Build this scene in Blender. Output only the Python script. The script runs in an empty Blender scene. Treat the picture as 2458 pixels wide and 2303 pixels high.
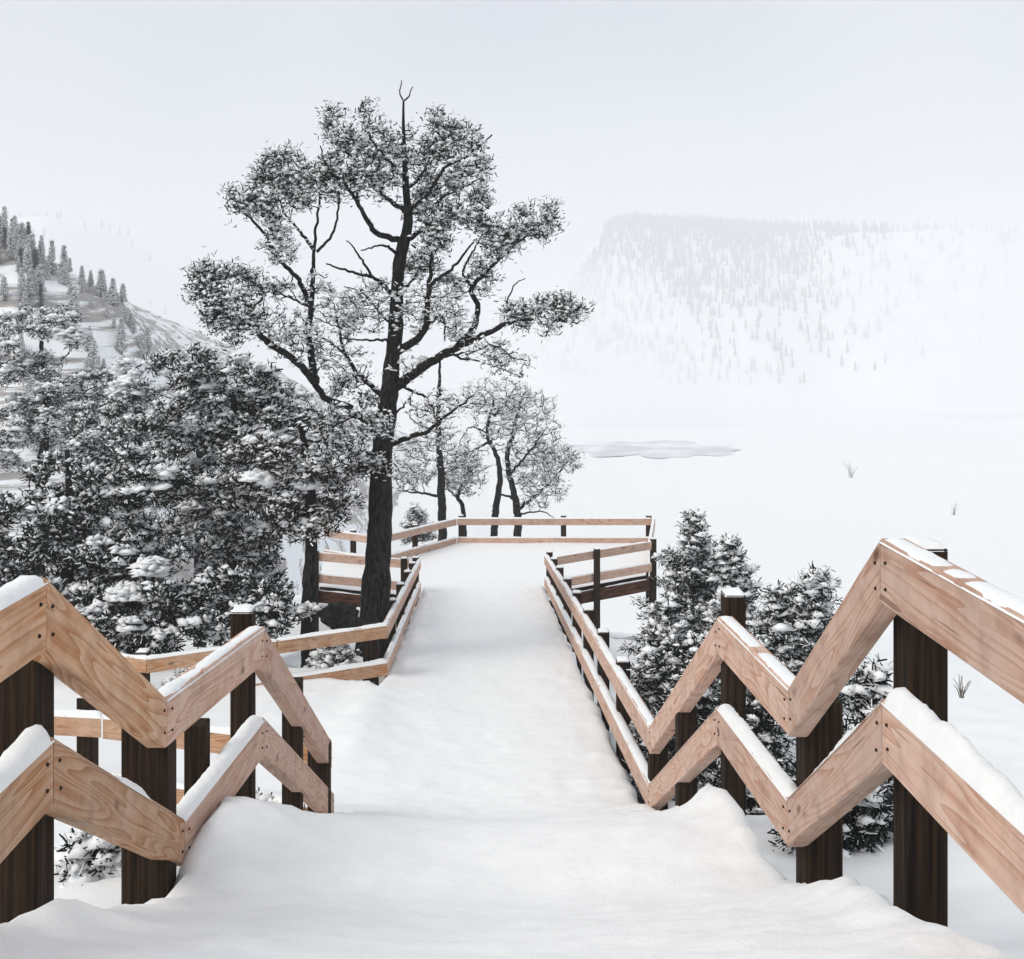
import bpy, math, random
import numpy as np
from mathutils import Matrix, Vector, noise as mnoise

random.seed(7)
RNG = np.random.default_rng(11)
scene = bpy.context.scene
COL = scene.collection

# ------------------------------------------------------------------ camera, world, sun, exposure
F, VX, VY = 2800.0, 1158.0, 720.0          # focal length and vanishing point in photo pixels
EZ = 1.6                                   # eye height above the snow underfoot
cam_data = bpy.data.cameras.new('camera')
cam_data.sensor_fit = 'HORIZONTAL'
cam_data.sensor_width = 36.0
cam_data.lens = F / 2458 * 36.0
cam_data.shift_x = (1229 - VX) / 2458
cam_data.shift_y = -(1151.5 - VY) / 2458
cam_data.clip_start = 0.05
cam_data.clip_end = 30000
cam = bpy.data.objects.new('camera', cam_data)
cam.location = (0, 0, EZ)
cam.rotation_euler = (math.radians(90), 0, 0)
COL.objects.link(cam)
scene.camera = cam

SUN_EL, SUN_AZ = math.radians(46), math.radians(-125)   # azimuth from +Y, negative is to the left
world = bpy.data.worlds.new('World')
scene.world = world
world.use_nodes = True
wn, wl = world.node_tree.nodes, world.node_tree.links
wn.clear()
wo = wn.new('ShaderNodeOutputWorld')
wb = wn.new('ShaderNodeBackground')
sky = wn.new('ShaderNodeTexSky')
sky.sky_type = 'NISHITA'
sky.sun_disc = False
sky.sun_elevation = SUN_EL
sky.sun_rotation = SUN_AZ
sky.air_density = 1.0
sky.dust_density = 3.0
sky.ozone_density = 1.0
# an even cloud deck in front of the clear sky
mixw = wn.new('ShaderNodeMix'); mixw.data_type = 'RGBA'
mixw.inputs['Factor'].default_value = 0.9
wcl = wn.new('ShaderNodeTexNoise'); wcl.inputs['Scale'].default_value = 2.2
wcl.inputs['Detail'].default_value = 3.0
wtc = wn.new('ShaderNodeTexCoord')
wrm = wn.new('ShaderNodeValToRGB')
wrm.color_ramp.elements[0].position = 0.34
wrm.color_ramp.elements[0].color = (4.55, 4.95, 5.6, 1)
wrm.color_ramp.elements[1].position = 0.62
wrm.color_ramp.elements[1].color = (5.75, 6.0, 6.4, 1)
wl.new(wtc.outputs['Generated'], wcl.inputs['Vector'])
wl.new(wcl.outputs['Fac'], wrm.inputs['Fac'])
wl.new(sky.outputs['Color'], mixw.inputs['A'])
wl.new(wrm.outputs['Color'], mixw.inputs['B'])
wl.new(mixw.outputs['Result'], wb.inputs['Color'])
wb.inputs['Strength'].default_value = 0.1
wl.new(wb.outputs['Background'], wo.inputs['Surface'])

sun_data = bpy.data.lights.new('sun', 'SUN')
sun_data.energy = 1.5
sun_data.angle = math.radians(28)
sun_data.color = (1.0, 0.95, 0.86)
sun = bpy.data.objects.new('sun', sun_data)
COL.objects.link(sun)
sdir = Vector((math.sin(SUN_AZ) * math.cos(SUN_EL), math.cos(SUN_AZ) * math.cos(SUN_EL), math.sin(SUN_EL)))
sun.rotation_euler = sdir.to_track_quat('Z', 'Y').to_euler()

scene.view_settings.view_transform = 'Standard'
scene.view_settings.look = 'None'
scene.view_settings.gamma = 1.0
scene.view_settings.exposure = 0.32
scene.cycles.use_denoising = True
scene.cycles.max_bounces = 8
scene.cycles.diffuse_bounces = 3
scene.cycles.volume_bounces = 6
scene.cycles.transparent_max_bounces = 8

# ------------------------------------------------------------------ helpers
def at(u, v, Y):
    """photo pixel at distance Y -> world point"""
    return np.array([(u - VX) * Y / F, Y, EZ - (v - VY) * Y / F])

def mesh_np(name, verts, faces, smooth=False):
    """faces: int array (n,k) or list of such arrays"""
    if isinstance(faces, np.ndarray):
        faces = [faces]
    faces = [f for f in faces if len(f)]
    me = bpy.data.meshes.new(name)
    verts = np.asarray(verts, dtype=np.float32)
    me.vertices.add(len(verts))
    me.vertices.foreach_set('co', verts.ravel())
    loops = np.concatenate([f.ravel() for f in faces]).astype(np.int32)
    sizes = np.concatenate([np.full(len(f), f.shape[1]) for f in faces]).astype(np.int32)
    starts = np.concatenate([[0], np.cumsum(sizes)[:-1]]).astype(np.int32)
    me.loops.add(len(loops))
    me.loops.foreach_set('vertex_index', loops)
    me.polygons.add(len(sizes))
    me.polygons.foreach_set('loop_start', starts)
    me.polygons.foreach_set('loop_total', sizes)
    if smooth:
        me.polygons.foreach_set('use_smooth', np.ones(len(sizes), dtype=bool))
    me.update(calc_edges=True)
    return me

def link(name, me, mat=None, parent=None, loc=None):
    o = bpy.data.objects.new(name, me)
    COL.objects.link(o)
    if mat is not None:
        me.materials.clear()
        me.materials.append(mat)
    if loc is not None:
        o.location = loc
    if parent is not None:
        o.parent = parent
    return o

def stuff(o):
    o['kind'] = 'stuff'
    return o

def tag(o, label=None, cat=None, group=None, kind=None):
    if label: o['label'] = label
    if cat: o['category'] = cat
    if group: o['group'] = group
    if kind: o['kind'] = kind
    return o

def thing(name, label, cat, loc=(0, 0, 0), group=None):
    o = bpy.data.objects.new(name, None)
    COL.objects.link(o)
    o.location = loc
    o.empty_display_size = 0.2
    return tag(o, label, cat, group)

class Geo:
    """collects arrays of verts and faces"""
    def __init__(self):
        self.v, self.f, self.n = [], {}, 0
    def add(self, verts, faces):
        faces = np.asarray(faces)
        self.v.append(np.asarray(verts, dtype=np.float64).reshape(-1, 3))
        self.f.setdefault(faces.shape[1], []).append(faces + self.n)
        self.n += len(self.v[-1])
    def mesh(self, name, origin=(0, 0, 0), smooth=False):
        V = np.concatenate(self.v) - np.asarray(origin)
        return mesh_np(name, V, [np.concatenate(a) for a in self.f.values()], smooth)

def snoise(x, y, seed=0, octaves=3, scale=1.0):
    """cheap smooth value noise on arrays, about -1..1"""
    out = np.zeros_like(np.asarray(x, dtype=float) + np.asarray(y, dtype=float))
    amp, tot = 1.0, 0.0
    for o in range(octaves):
        r = np.random.default_rng(seed * 31 + o)
        tab = r.uniform(-1, 1, (64, 64))
        fx, fy = np.asarray(x) * scale * 2 ** o, np.asarray(y) * scale * 2 ** o
        ix, iy = np.floor(fx).astype(int), np.floor(fy).astype(int)
        tx, ty = fx - ix, fy - iy
        tx, ty = tx * tx * (3 - 2 * tx), ty * ty * (3 - 2 * ty)
        a = tab[ix % 64, iy % 64]; b = tab[(ix + 1) % 64, iy % 64]
        c = tab[ix % 64, (iy + 1) % 64]; d = tab[(ix + 1) % 64, (iy + 1) % 64]
        out = out + amp * (a * (1 - tx) * (1 - ty) + b * tx * (1 - ty) + c * (1 - tx) * ty + d * tx * ty)
        tot += amp
        amp *= 0.5
    return out / tot

def sstep(a, b, x):
    t = np.clip((x - a) / (b - a), 0, 1)
    return t * t * (3 - 2 * t)

# ------------------------------------------------------------------ materials
def new_mat(name):
    m = bpy.data.materials.new(name)
    m.use_nodes = True
    nt = m.node_tree
    b = nt.nodes['Principled BSDF']
    return m, nt.nodes, nt.links, b

def ramp(nodes, stops):
    r = nodes.new('ShaderNodeValToRGB')
    e = r.color_ramp.elements
    while len(e) < len(stops):
        e.new(0.5)
    for k, (p, c) in enumerate(stops):
        e[k].position = p
        e[k].color = (*c, 1)
    return r

def mat_snow(name, scale=1.0, bump=0.25, col=(0.91, 0.92, 0.915)):
    m, n, l, b = new_mat(name)
    tc = n.new('ShaderNodeTexCoord')
    nz = n.new('ShaderNodeTexNoise'); nz.inputs['Scale'].default_value = 9 * scale
    nz.inputs['Detail'].default_value = 8; nz.inputs['Roughness'].default_value = 0.65
    l.new(tc.outputs['Object'], nz.inputs['Vector'])
    n2 = n.new('ShaderNodeTexNoise'); n2.inputs['Scale'].default_value = 120 * scale
    n2.inputs['Detail'].default_value = 3
    l.new(tc.outputs['Object'], n2.inputs['Vector'])
    r = ramp(n, [(0.3, tuple(c * 0.96 for c in col)), (0.7, tuple(min(1, c * 1.03) for c in col))])
    l.new(nz.outputs['Fac'], r.inputs['Fac'])
    l.new(r.outputs['Color'], b.inputs['Base Color'])
    mx = n.new('ShaderNodeMath'); mx.operation = 'MULTIPLY_ADD'
    mx.inputs[1].default_value = 0.25
    l.new(n2.outputs['Fac'], mx.inputs[0]); l.new(nz.outputs['Fac'], mx.inputs[2])
    bp = n.new('ShaderNodeBump'); bp.inputs['Strength'].default_value = bump
    bp.inputs['Distance'].default_value = 0.05
    l.new(mx.outputs[0], bp.inputs['Height'])
    l.new(bp.outputs['Normal'], b.inputs['Normal'])
    b.inputs['Roughness'].default_value = 0.75
    b.inputs['Specular IOR Level'].default_value = 0.25
    return m

def mat_timber(name, light, mid, dark, warp=1.0, rough=0.7):
    """sawn softwood: growth rings cut lengthwise, knots, per-board tint"""
    m, n, l, b = new_mat(name)
    tc = n.new('ShaderNodeTexCoord')
    oi = n.new('ShaderNodeObjectInfo')
    # shift every board to another part of the log
    off = n.new('ShaderNodeVectorMath'); off.operation = 'MULTIPLY_ADD'
    comb = n.new('ShaderNodeCombineXYZ')
    for k, s in enumerate((37.0, 0.35, 0.5)):
        mm = n.new('ShaderNodeMath'); mm.operation = 'MULTIPLY'; mm.inputs[1].default_value = s
        l.new(oi.outputs['Random'], mm.inputs[0]); l.new(mm.outputs[0], comb.inputs[k])
    off.inputs[1].default_value = (1, 1, 1)
    l.new(tc.outputs['Object'], off.inputs[0]); l.new(comb.outputs[0], off.inputs[2])
    # slow wander of the pith along the board makes cathedral figures
    mp = n.new('ShaderNodeMapping'); mp.inputs['Scale'].default_value = (0.7, 7.5, 8.0)
    l.new(off.outputs[0], mp.inputs['Vector'])
    nz = n.new('ShaderNodeTexNoise'); nz.inputs['Scale'].default_value = 1.0
    nz.inputs['Detail'].default_value = 1.2; nz.inputs['Distortion'].default_value = 0.35
    l.new(mp.outputs[0], nz.inputs['Vector'])
    rings = n.new('ShaderNodeMath'); rings.operation = 'MULTIPLY'; rings.inputs[1].default_value = 13 * warp
    l.new(nz.outputs['Fac'], rings.inputs[0])
    fr = n.new('ShaderNodeMath'); fr.operation = 'FRACT'
    l.new(rings.outputs[0], fr.inputs[0])
    # fine fibre
    mp2 = n.new('ShaderNodeMapping'); mp2.inputs['Scale'].default_value = (3.5, 130, 130)
    l.new(off.outputs[0], mp2.inputs['Vector'])
    nf = n.new('ShaderNodeTexNoise'); nf.inputs['Scale'].default_value = 1.0; nf.inputs['Detail'].default_value = 4
    l.new(mp2.outputs[0], nf.inputs['Vector'])
    add = n.new('ShaderNodeMath'); add.operation = 'MULTIPLY_ADD'; add.inputs[1].default_value = 0.5
    l.new(nf.outputs['Fac'], add.inputs[0])
    sc = n.new('ShaderNodeMath'); sc.operation = 'MULTIPLY'; sc.inputs[1].default_value = 0.5
    l.new(fr.outputs[0], sc.inputs[0]); l.new(sc.outputs[0], add.inputs[2])
    r = ramp(n, [(0.10, light), (0.50, mid), (0.74, dark), (0.90, mid)])
    l.new(add.outputs[0], r.inputs['Fac'])
    # knots
    vo = n.new('ShaderNodeTexVoronoi'); vo.inputs['Scale'].default_value = 1.0
    mp3 = n.new('ShaderNodeMapping'); mp3.inputs['Scale'].default_value = (2.2, 4.5, 4.5)
    l.new(off.outputs[0], mp3.inputs['Vector']); l.new(mp3.outputs[0], vo.inputs['Vector'])
    kr = ramp(n, [(0.05, (1, 1, 1)), (0.13, (0, 0, 0))])
    l.new(vo.outputs['Distance'], kr.inputs['Fac'])
    mk = n.new('ShaderNodeMix'); mk.data_type = 'RGBA'
    mk.inputs['B'].default_value = (dark[0] * 0.4, dark[1] * 0.36, dark[2] * 0.32, 1)
    l.new(kr.outputs['Color'], mk.inputs['Factor']); l.new(r.outputs['Color'], mk.inputs['A'])
    # weathered patches, greyer
    nw = n.new('ShaderNodeTexNoise'); nw.inputs['Scale'].default_value = 2.3; nw.inputs['Detail'].default_value = 5
    l.new(off.outputs[0], nw.inputs['Vector'])
    wr = ramp(n, [(0.42, (0, 0, 0)), (0.75, (0.55, 0.55, 0.55))])
    l.new(nw.outputs['Fac'], wr.inputs['Fac'])
    mg = n.new('ShaderNodeMix'); mg.data_type = 'RGBA'
    g = (0.52, 0.41, 0.36)
    mg.inputs['B'].default_value = (*[0.5 * (a + c) for a, c in zip(g, light)], 1)
    l.new(wr.outputs['Color'], mg.inputs['Factor']); l.new(mk.outputs['Result'], mg.inputs['A'])
    # drying checks: thin dark splits along the board
    mpc = n.new('ShaderNodeMapping'); mpc.inputs['Scale'].default_value = (1.3, 38, 38)
    l.new(off.outputs[0], mpc.inputs['Vector'])
    nc = n.new('ShaderNodeTexNoise'); nc.inputs['Scale'].default_value = 1.0; nc.inputs['Detail'].default_value = 2
    l.new(mpc.outputs[0], nc.inputs['Vector'])
    cr = ramp(n, [(0.70, (0, 0, 0)), (0.735, (0.75, 0.75, 0.75))])
    l.new(nc.outputs['Fac'], cr.inputs['Fac'])
    mc = n.new('ShaderNodeMix'); mc.data_type = 'RGBA'
    mc.inputs['B'].default_value = (dark[0] * .45, dark[1] * .4, dark[2] * .35, 1)
    l.new(cr.outputs['Color'], mc.inputs['Factor']); l.new(mg.outputs['Result'], mc.inputs['A'])
    # damp and dirt blotches
    nd = n.new('ShaderNodeTexNoise'); nd.inputs['Scale'].default_value = 6.5; nd.inputs['Detail'].default_value = 6
    nd.inputs['Roughness'].default_value = .7
    l.new(off.outputs[0], nd.inputs['Vector'])
    dr = ramp(n, [(0.30, (0.70, 0.66, 0.63)), (0.55, (1, 1, 1))])
    l.new(nd.outputs['Fac'], dr.inputs['Fac'])
    md = n.new('ShaderNodeMix'); md.data_type = 'RGBA'; md.blend_type = 'MULTIPLY'; md.inputs['Factor'].default_value = .8
    l.new(mc.outputs['Result'], md.inputs['A']); l.new(dr.outputs['Color'], md.inputs['B'])
    hs = n.new('ShaderNodeHueSaturation')
    vr = n.new('ShaderNodeMapRange'); vr.inputs['To Min'].default_value = 0.86; vr.inputs['To Max'].default_value = 1.1
    l.new(oi.outputs['Random'], vr.inputs['Value']); l.new(vr.outputs[0], hs.inputs['Value'])
    l.new(md.outputs['Result'], hs.inputs['Color'])
    l.new(hs.outputs['Color'], b.inputs['Base Color'])
    bp = n.new('ShaderNodeBump'); bp.inputs['Strength'].default_value = 0.25; bp.inputs['Distance'].default_value = 0.004
    l.new(add.outputs[0], bp.inputs['Height']); l.new(bp.outputs['Normal'], b.inputs['Normal'])
    b.inputs['Roughness'].default_value = rough
    b.inputs['Specular IOR Level'].default_value = 0.2
    return m

def mat_streak(name, c0, c1, scale, rough=0.9, bump=0.5, detail=6):
    m, n, l, b = new_mat(name)
    tc = n.new('ShaderNodeTexCoord')
    mp = n.new('ShaderNodeMapping'); mp.inputs['Scale'].default_value = scale
    l.new(tc.outputs['Object'], mp.inputs['Vector'])
    nz = n.new('ShaderNodeTexNoise'); nz.inputs['Scale'].default_value = 1; nz.inputs['Detail'].default_value = detail
    l.new(mp.outputs[0], nz.inputs['Vector'])
    r = ramp(n, [(0.35, c0), (0.68, c1)])
    l.new(nz.outputs['Fac'], r.inputs['Fac']); l.new(r.outputs['Color'], b.inputs['Base Color'])
    bp = n.new('ShaderNodeBump'); bp.inputs['Strength'].default_value = bump; bp.inputs['Distance'].default_value = 0.02
    l.new(nz.outputs['Fac'], bp.inputs['Height']); l.new(bp.outputs['Normal'], b.inputs['Normal'])
    b.inputs['Roughness'].default_value = rough
    b.inputs['Specular IOR Level'].default_value = 0.15
    return m

def mat_speckle(name, stops, scale, rough=0.8):
    m, n, l, b = new_mat(name)
    tc = n.new('ShaderNodeTexCoord')
    nz = n.new('ShaderNodeTexNoise'); nz.inputs['Scale'].default_value = scale; nz.inputs['Detail'].default_value = 4
    l.new(tc.outputs['Object'], nz.inputs['Vector'])
    r = ramp(n, stops)
    l.new(nz.outputs['Fac'], r.inputs['Fac']); l.new(r.outputs['Color'], b.inputs['Base Color'])
    b.inputs['Roughness'].default_value = rough
    b.inputs['Specular IOR Level'].default_value = 0.12
    return m

M_GROUND = mat_snow('snow_on_ground', 0.25, 0.3)
M_PATH = mat_snow('snow_on_path', 0.7, 0.35)
M_CAP = mat_snow('snow_on_timber', 2.0, 0.3)
M_TSNOW = mat_snow('snow_on_branches', 1.0, 0.1, (0.92, 0.93, 0.94))
M_WARM = mat_timber('new_pine_timber', (0.63, 0.43, 0.295), (0.545, 0.315, 0.18), (0.40, 0.175, 0.065))
M_ROSE = mat_timber('rosy_pine_timber', (0.66, 0.49, 0.405), (0.61, 0.405, 0.31), (0.475, 0.262, 0.175), 0.85)
M_POST = mat_streak('dark_treated_post', (0.006, 0.004, 0.003), (0.045, 0.027, 0.015), (45, 45, 1.2))
M_DECK = mat_streak('dark_deck_edge', (0.03, 0.012, 0.007), (0.12, 0.05, 0.028), (4, 30, 30))
M_BARK = mat_streak('dark_bark', (0.002, 0.002, 0.002), (0.038, 0.037, 0.034), (34, 34, 8), 0.95, 1.0)
M_BARK2 = mat_streak('grey_bark', (0.006, 0.007, 0.008), (0.045, 0.045, 0.045), (28, 28, 6), 0.95, 0.9)
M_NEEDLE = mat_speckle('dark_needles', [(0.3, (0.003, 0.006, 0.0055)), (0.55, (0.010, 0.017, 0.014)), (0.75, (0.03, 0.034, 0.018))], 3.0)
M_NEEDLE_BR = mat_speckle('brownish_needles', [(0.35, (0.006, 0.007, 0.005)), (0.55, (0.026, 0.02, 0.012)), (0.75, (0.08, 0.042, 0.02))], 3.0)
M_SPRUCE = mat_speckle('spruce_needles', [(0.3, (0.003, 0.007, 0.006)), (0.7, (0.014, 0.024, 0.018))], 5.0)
M_TWIG = mat_speckle('dry_twigs', [(0.3, (0.16, 0.14, 0.12)), (0.7, (0.30, 0.26, 0.22))], 9.0)
M_ROCK = mat_speckle('dark_boulder', [(0.3, (0.01, 0.01, 0.01)), (0.7, (0.05, 0.045, 0.04))], 6.0)

# ------------------------------------------------------------------ the ground
WP = np.array([[-6, -1.46], [1.6, -1.50], [2.6, -1.56], [4.0, -2.17], [5.6, -2.87], [6.5, -2.95], [7.0, -3.08],
               [9.0, -3.97], [11.0, -4.80], [14, -5.18], [20, -5.95], [28, -7.0], [34.5, -7.16], [60, -7.2]])
GL = np.array([[-8, -1.7], [3, -2.15], [6, -3.05], [8.5, -3.85], [11, -4.72], [14, -5.08], [17, -5.55], [20, -6.25], [30, -8.2], [38, -10.0],
               [60, -17], [120, -33], [250, -46], [400, -50], [700, -80], [1200, -125], [1700, -165], [30000, -170]])
GR = np.array([[-8, -1.6], [3, -2.0], [4.5, -2.45], [5.7, -2.95], [8, -3.80], [12, -5.1], [20, -6.7], [28, -8.1], [38, -11], [60, -19],
               [120, -35], [250, -47], [400, -50], [700, -80], [1200, -125], [1700, -165], [30000, -170]])
def smooth_prof(P, y):
    k = np.array([-.5, -.25, 0, .25, .5])
    w = np.maximum(0.08 * np.abs(y), 0.35) * (1 + .06 * sstep(300, 500, y) * 3)
    return sum(np.interp(y + a * w, P[:, 0], P[:, 1]) for a in k) / 5

def path_surface(x, y):
    z = smooth_prof(WP, y)
    z = z + 0.035 * snoise(x + 3, y + 9, 8, 4, 0.9) + 0.020 * snoise(x * 3, y * 3, 9, 4, 1.6)
    # softened treads still reading through the snow, and a trodden trough in the middle
    z = z - 0.05 * np.exp(-((x + 0.05) / 0.75) ** 2)
    stair = sstep(2.7, 3.1, y) * (1 - sstep(5.2, 5.6, y)) + sstep(7.0, 7.4, y) * (1 - sstep(10.5, 11, y))
    ph = (y + .05 * snoise(x, y, 23, 2, 1.1)) / .34
    z = z + .022 * stair * (np.abs((ph % 1) - .5) * 2 - .5)
    z = z + .010 * snoise(x + 11, y + 4, 31, 3, 7.0)
    lum = snoise(x * 2 + 40, y * 2, 27, 3, 3.2)
    z = z + .06 * np.clip(lum - .1, 0, 1) * (.25 + .75 * sstep(.6, 1.4, np.abs(x)))
    # drifts banked against the railings
    def bump(cx, cy, h, rx, ry):
        return h * np.exp(-((x - cx) / rx) ** 2 - ((y - cy) / ry) ** 2)
    z = z + bump(1.52, 7.35, 0.22, 0.20, 0.7) + bump(-1.45, 8.9, -0.26, 0.30, 1.3) + bump(-1.35, 6.5, 0.15, 0.32, 0.7)
    z = z + bump(-1.6, 3.7, 0.16, 0.3, 0.9) + bump(1.65, 4.7, 0.18, 0.3, 0.8) + bump(-1.5, 6.0, 0.12, .3, .5)
    z = z + bump(-1.5, 15, 0.10, 0.3, 2.5) + bump(1.5, 10.4, 0.05, .3, .6)
    return z

def ground_rel(x, y):
    gl, gr = smooth_prof(GL, y), smooth_prof(GR, y)
    t = sstep(-2.5, 2.5, x)
    z = gl * (1 - t) + gr * t
    # hillside shoulder rising a little away from the path on the left, falling on the right
    z = z + 0.05 * np.clip(-x - 4, 0, 12) * sstep(2, 9, y) * (1 - sstep(30, 70, y))
    z = z - 0.03 * np.clip(x - 3, 0, 25) * (1 - sstep(40, 90, y))
    amp = 0.10 + 0.02 * np.clip(y, 0, 60)
    z = z + amp * snoise(x + 20, y + 30, 3, 4, 0.33) * (1 - 0.7 * sstep(60, 200, y))
    z = z + 0.5 * snoise(x + 7, y, 5, 3, 0.02) * sstep(40, 150, y)
    return z

def path_half(y):
    return -1.46 + 0 * y, 1.52 + 0 * y

def under_path(x, y):
    """the ground lies well below the snow that fills the walkway"""
    inside = sstep(-1.62, -1.42, x) * (1 - sstep(1.6, 1.9, x)) * (1 - sstep(27, 28.5, y))
    return inside

def axis(step, lin, far, growth):
    a = list(np.arange(0, lin, step))
    s = step
    while a[-1] < far:
        s *= growth
        a.append(a[-1] + s)
    return np.array(a)
ax_ = axis(0.085, 5.0, 3000, 1.075)
xs = np.concatenate([-ax_[:0:-1], ax_])
ys = np.concatenate([np.arange(-6, 0, 0.25), axis(0.10, 14, 3400, 1.035)])
GX, GY = np.meshgrid(xs, ys)
GZ = ground_rel(GX, GY)
low = np.interp(GY, WP[:, 0], WP[:, 1]) - 0.45
inside = under_path(GX, GY)
GZ = np.where(inside > 0, GZ * (1 - inside) + np.minimum(GZ, low) * inside, GZ)
def plat_mask(x, y):
    return sstep(-5, -3.6, x) * (1 - sstep(4.6, 6, x)) * sstep(27.2, 28.2, y) * (1 - sstep(34, 35.5, y))
win = sstep(10.2, 11.2, GY) * (1 - sstep(16.2, 17.2, GY))
open_ = win * sstep(-4.2, -2.2, GX) * (1 - sstep(-0.45, -0.2, GX))
GZ = GZ * (1 - open_) + (path_surface(GX, GY) + .010 - .03 * sstep(-1.25, -.5, GX)) * open_
pm = plat_mask(GX, GY)
GZ = GZ * (1 - pm) + np.minimum(GZ, -8.15) * pm
def ground_z(x, y):
    return float(ground_rel(np.array([float(x)]), np.array([float(y)]))[0]) + EZ
nx, ny = len(xs), len(ys)
idx = np.arange(nx * ny).reshape(ny, nx)
faces = np.stack([idx[:-1, :-1], idx[:-1, 1:], idx[1:, 1:], idx[1:, :-1]], -1).reshape(-1, 4)
V = np.stack([GX, GY, GZ + EZ], -1).reshape(-1, 3)
tag(link('ground', mesh_np('ground', V, faces, True), M_GROUND), kind='structure')

py = np.concatenate([np.arange(-5, 2.4, 0.3), np.arange(2.4, 12, 0.07), np.arange(12, 28.6, 0.14)])
px = np.linspace(-1.52, 1.58, 56)
PX, PY = np.meshgrid(px, py)
e = np.minimum(PX - (-1.52), 1.58 - PX)
# ---------------- snow filling the walkway (stairs, landings, ramp)
wob = 0.05 * snoise(PX * 0 + 5, PY, 14, 3, 2.2)
PX = PX + np.where(PX < 0, -1, 1) * wob * (1 - sstep(0.0, 0.5, e))
PZ = path_surface(PX, PY)
PZ = PZ - 0.10 * (1 - sstep(0, 0.16, e)) ** 2 - np.where(e < 1e-6, 0.35, 0)
idx = np.arange(PX.size).reshape(PX.shape)
faces = np.stack([idx[:-1, :-1], idx[:-1, 1:], idx[1:, 1:], idx[1:, :-1]], -1).reshape(-1, 4)
tag(link('snow_path', mesh_np('snow_path', np.stack([PX, PY, PZ + EZ], -1).reshape(-1, 3), faces, True), M_PATH), kind='structure')

# ------------------------------------------------------------------ timber builders
def frame_matrix(p0, d, up=Vector((0, 0, 1))):
    x = d.normalized()
    y = up.cross(x).normalized()
    z = x.cross(y)
    m = Matrix((x, y, z)).transposed().to_4x4()
    m.translation = p0
    return m

def beam_mesh(p0, p1, vh, th, side):
    """sawn board: p0,p1 top edge of the visible face, plumb-cut ends; thickness goes to `side` (unit xy vector)"""
    p0, p1 = Vector(p0), Vector(p1)
    e_ = (p1 - p0).normalized() * 0.003
    jz = Vector((0, 0, random.uniform(-.004, .004)))
    p0, p1 = p0 + e_ + jz, p1 - e_ + jz
    d = p1 - p0
    M = frame_matrix(p0, d)
    Mi = M.inverted()
    L = d.length
    n = max(3, int(L / 0.22))
    c = 0.008
    prof = [(0, -c), (c, 0), (th - c, 0), (th, -c), (th, -vh + c), (th - c, -vh), (c, -vh), (0, -vh + c)]
    s = Vector((side[0], side[1], 0)).normalized()
    V, Fq = [], []
    for i in range(n + 1):
        q = p0 + d * (i / n)
        for k, (a, b) in enumerate(prof):
            j = 0.0015 * mnoise.noise(Vector((i * 1.7 + p0.x * 9, k * 2.3, p0.z * 5)))
            V.append(Mi @ (q + s * (a + j) + Vector((0, 0, b + j * 1.5))))
    for i in range(n):
        for k in range(8):
            a, b = i * 8 + k, i * 8 + (k + 1) % 8
            Fq.append((a, b, b + 8, a + 8))
    caps = [tuple(range(7, -1, -1)), tuple(n * 8 + k for k in range(8))]
    me = bpy.data.meshes.new('rail')
    me.from_pydata(V, [], Fq + caps)
    import bmesh
    bm = bmesh.new(); bm.from_mesh(me); bmesh.ops.recalc_face_normals(bm, faces=bm.faces); bm.to_mesh(me); bm.free()
    return me, M

def place(o, M, parent):
    o.parent = parent
    o.matrix_parent_inverse = Matrix.Identity(4)
    o.matrix_local = Matrix.Translation(-Vector(parent.location)) @ M if parent.parent is None else M

def snow_strip(p0, p1, th, side, hgt, seed, cover=0.75, over=0.0):
    """snow lying on top of a board, lumpy and broken in places"""
    p0, p1 = Vector(p0), Vector(p1)
    d = p1 - p0
    L = d.length
    n = max(6, int(L / 0.03))
    s = Vector((side[0], side[1], 0)).normalized()
    t = np.linspace(0, L, n + 1)
    h = snoise(t + seed * 3.1, t * 0 + seed, seed, 3, 2.5)
    h2 = snoise(t + seed, t * 0 + 3, seed + 5, 3, 1.1)
    H = hgt * (0.62 + 0.6 * h) * sstep(1 - 2 * cover - 0.25, 1 - 2 * cover + 0.35, h2)
    edge = np.clip(np.minimum(t, L - t) / 0.05, 0, 1)
    H = np.where(H < .006, -.012, H) * np.sqrt(edge)
    m = 7
    V, Fq = [], []
    for i in range(n + 1):
        q = p0 + d * (t[i] / L)
        w0 = -0.005 - over
        for k in range(m):
            a = k / (m - 1)
            off = w0 + (th - w0 - 0.002) * a
            z = -0.014 + (H[i] + 0.014) * (math.sin(math.pi * min(1, max(0, a * 0.94 + 0.03))) ** 0.55)
            if k in (0, m - 1):
                z = -0.016
            else:
                z += min(1, max(0, H[i] / .03)) * 0.009 * mnoise.noise(Vector((t[i] * 22, a * 5, seed))) + 0.004 * mnoise.noise(Vector((t[i] * 60, a * 13, seed)))
            V.append(q + s * off + Vector((0, 0, z)))
    for i in range(n):
        for k in range(m - 1):
            a = i * m + k
            Fq.append((a, a + 1, a + m + 1, a + m))
    me = bpy.data.meshes.new('snow_cap')
    me.from_pydata([v - p0 for v in V], [], Fq)
    for p in me.polygons:
        p.use_smooth = True
    return me, p0

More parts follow.
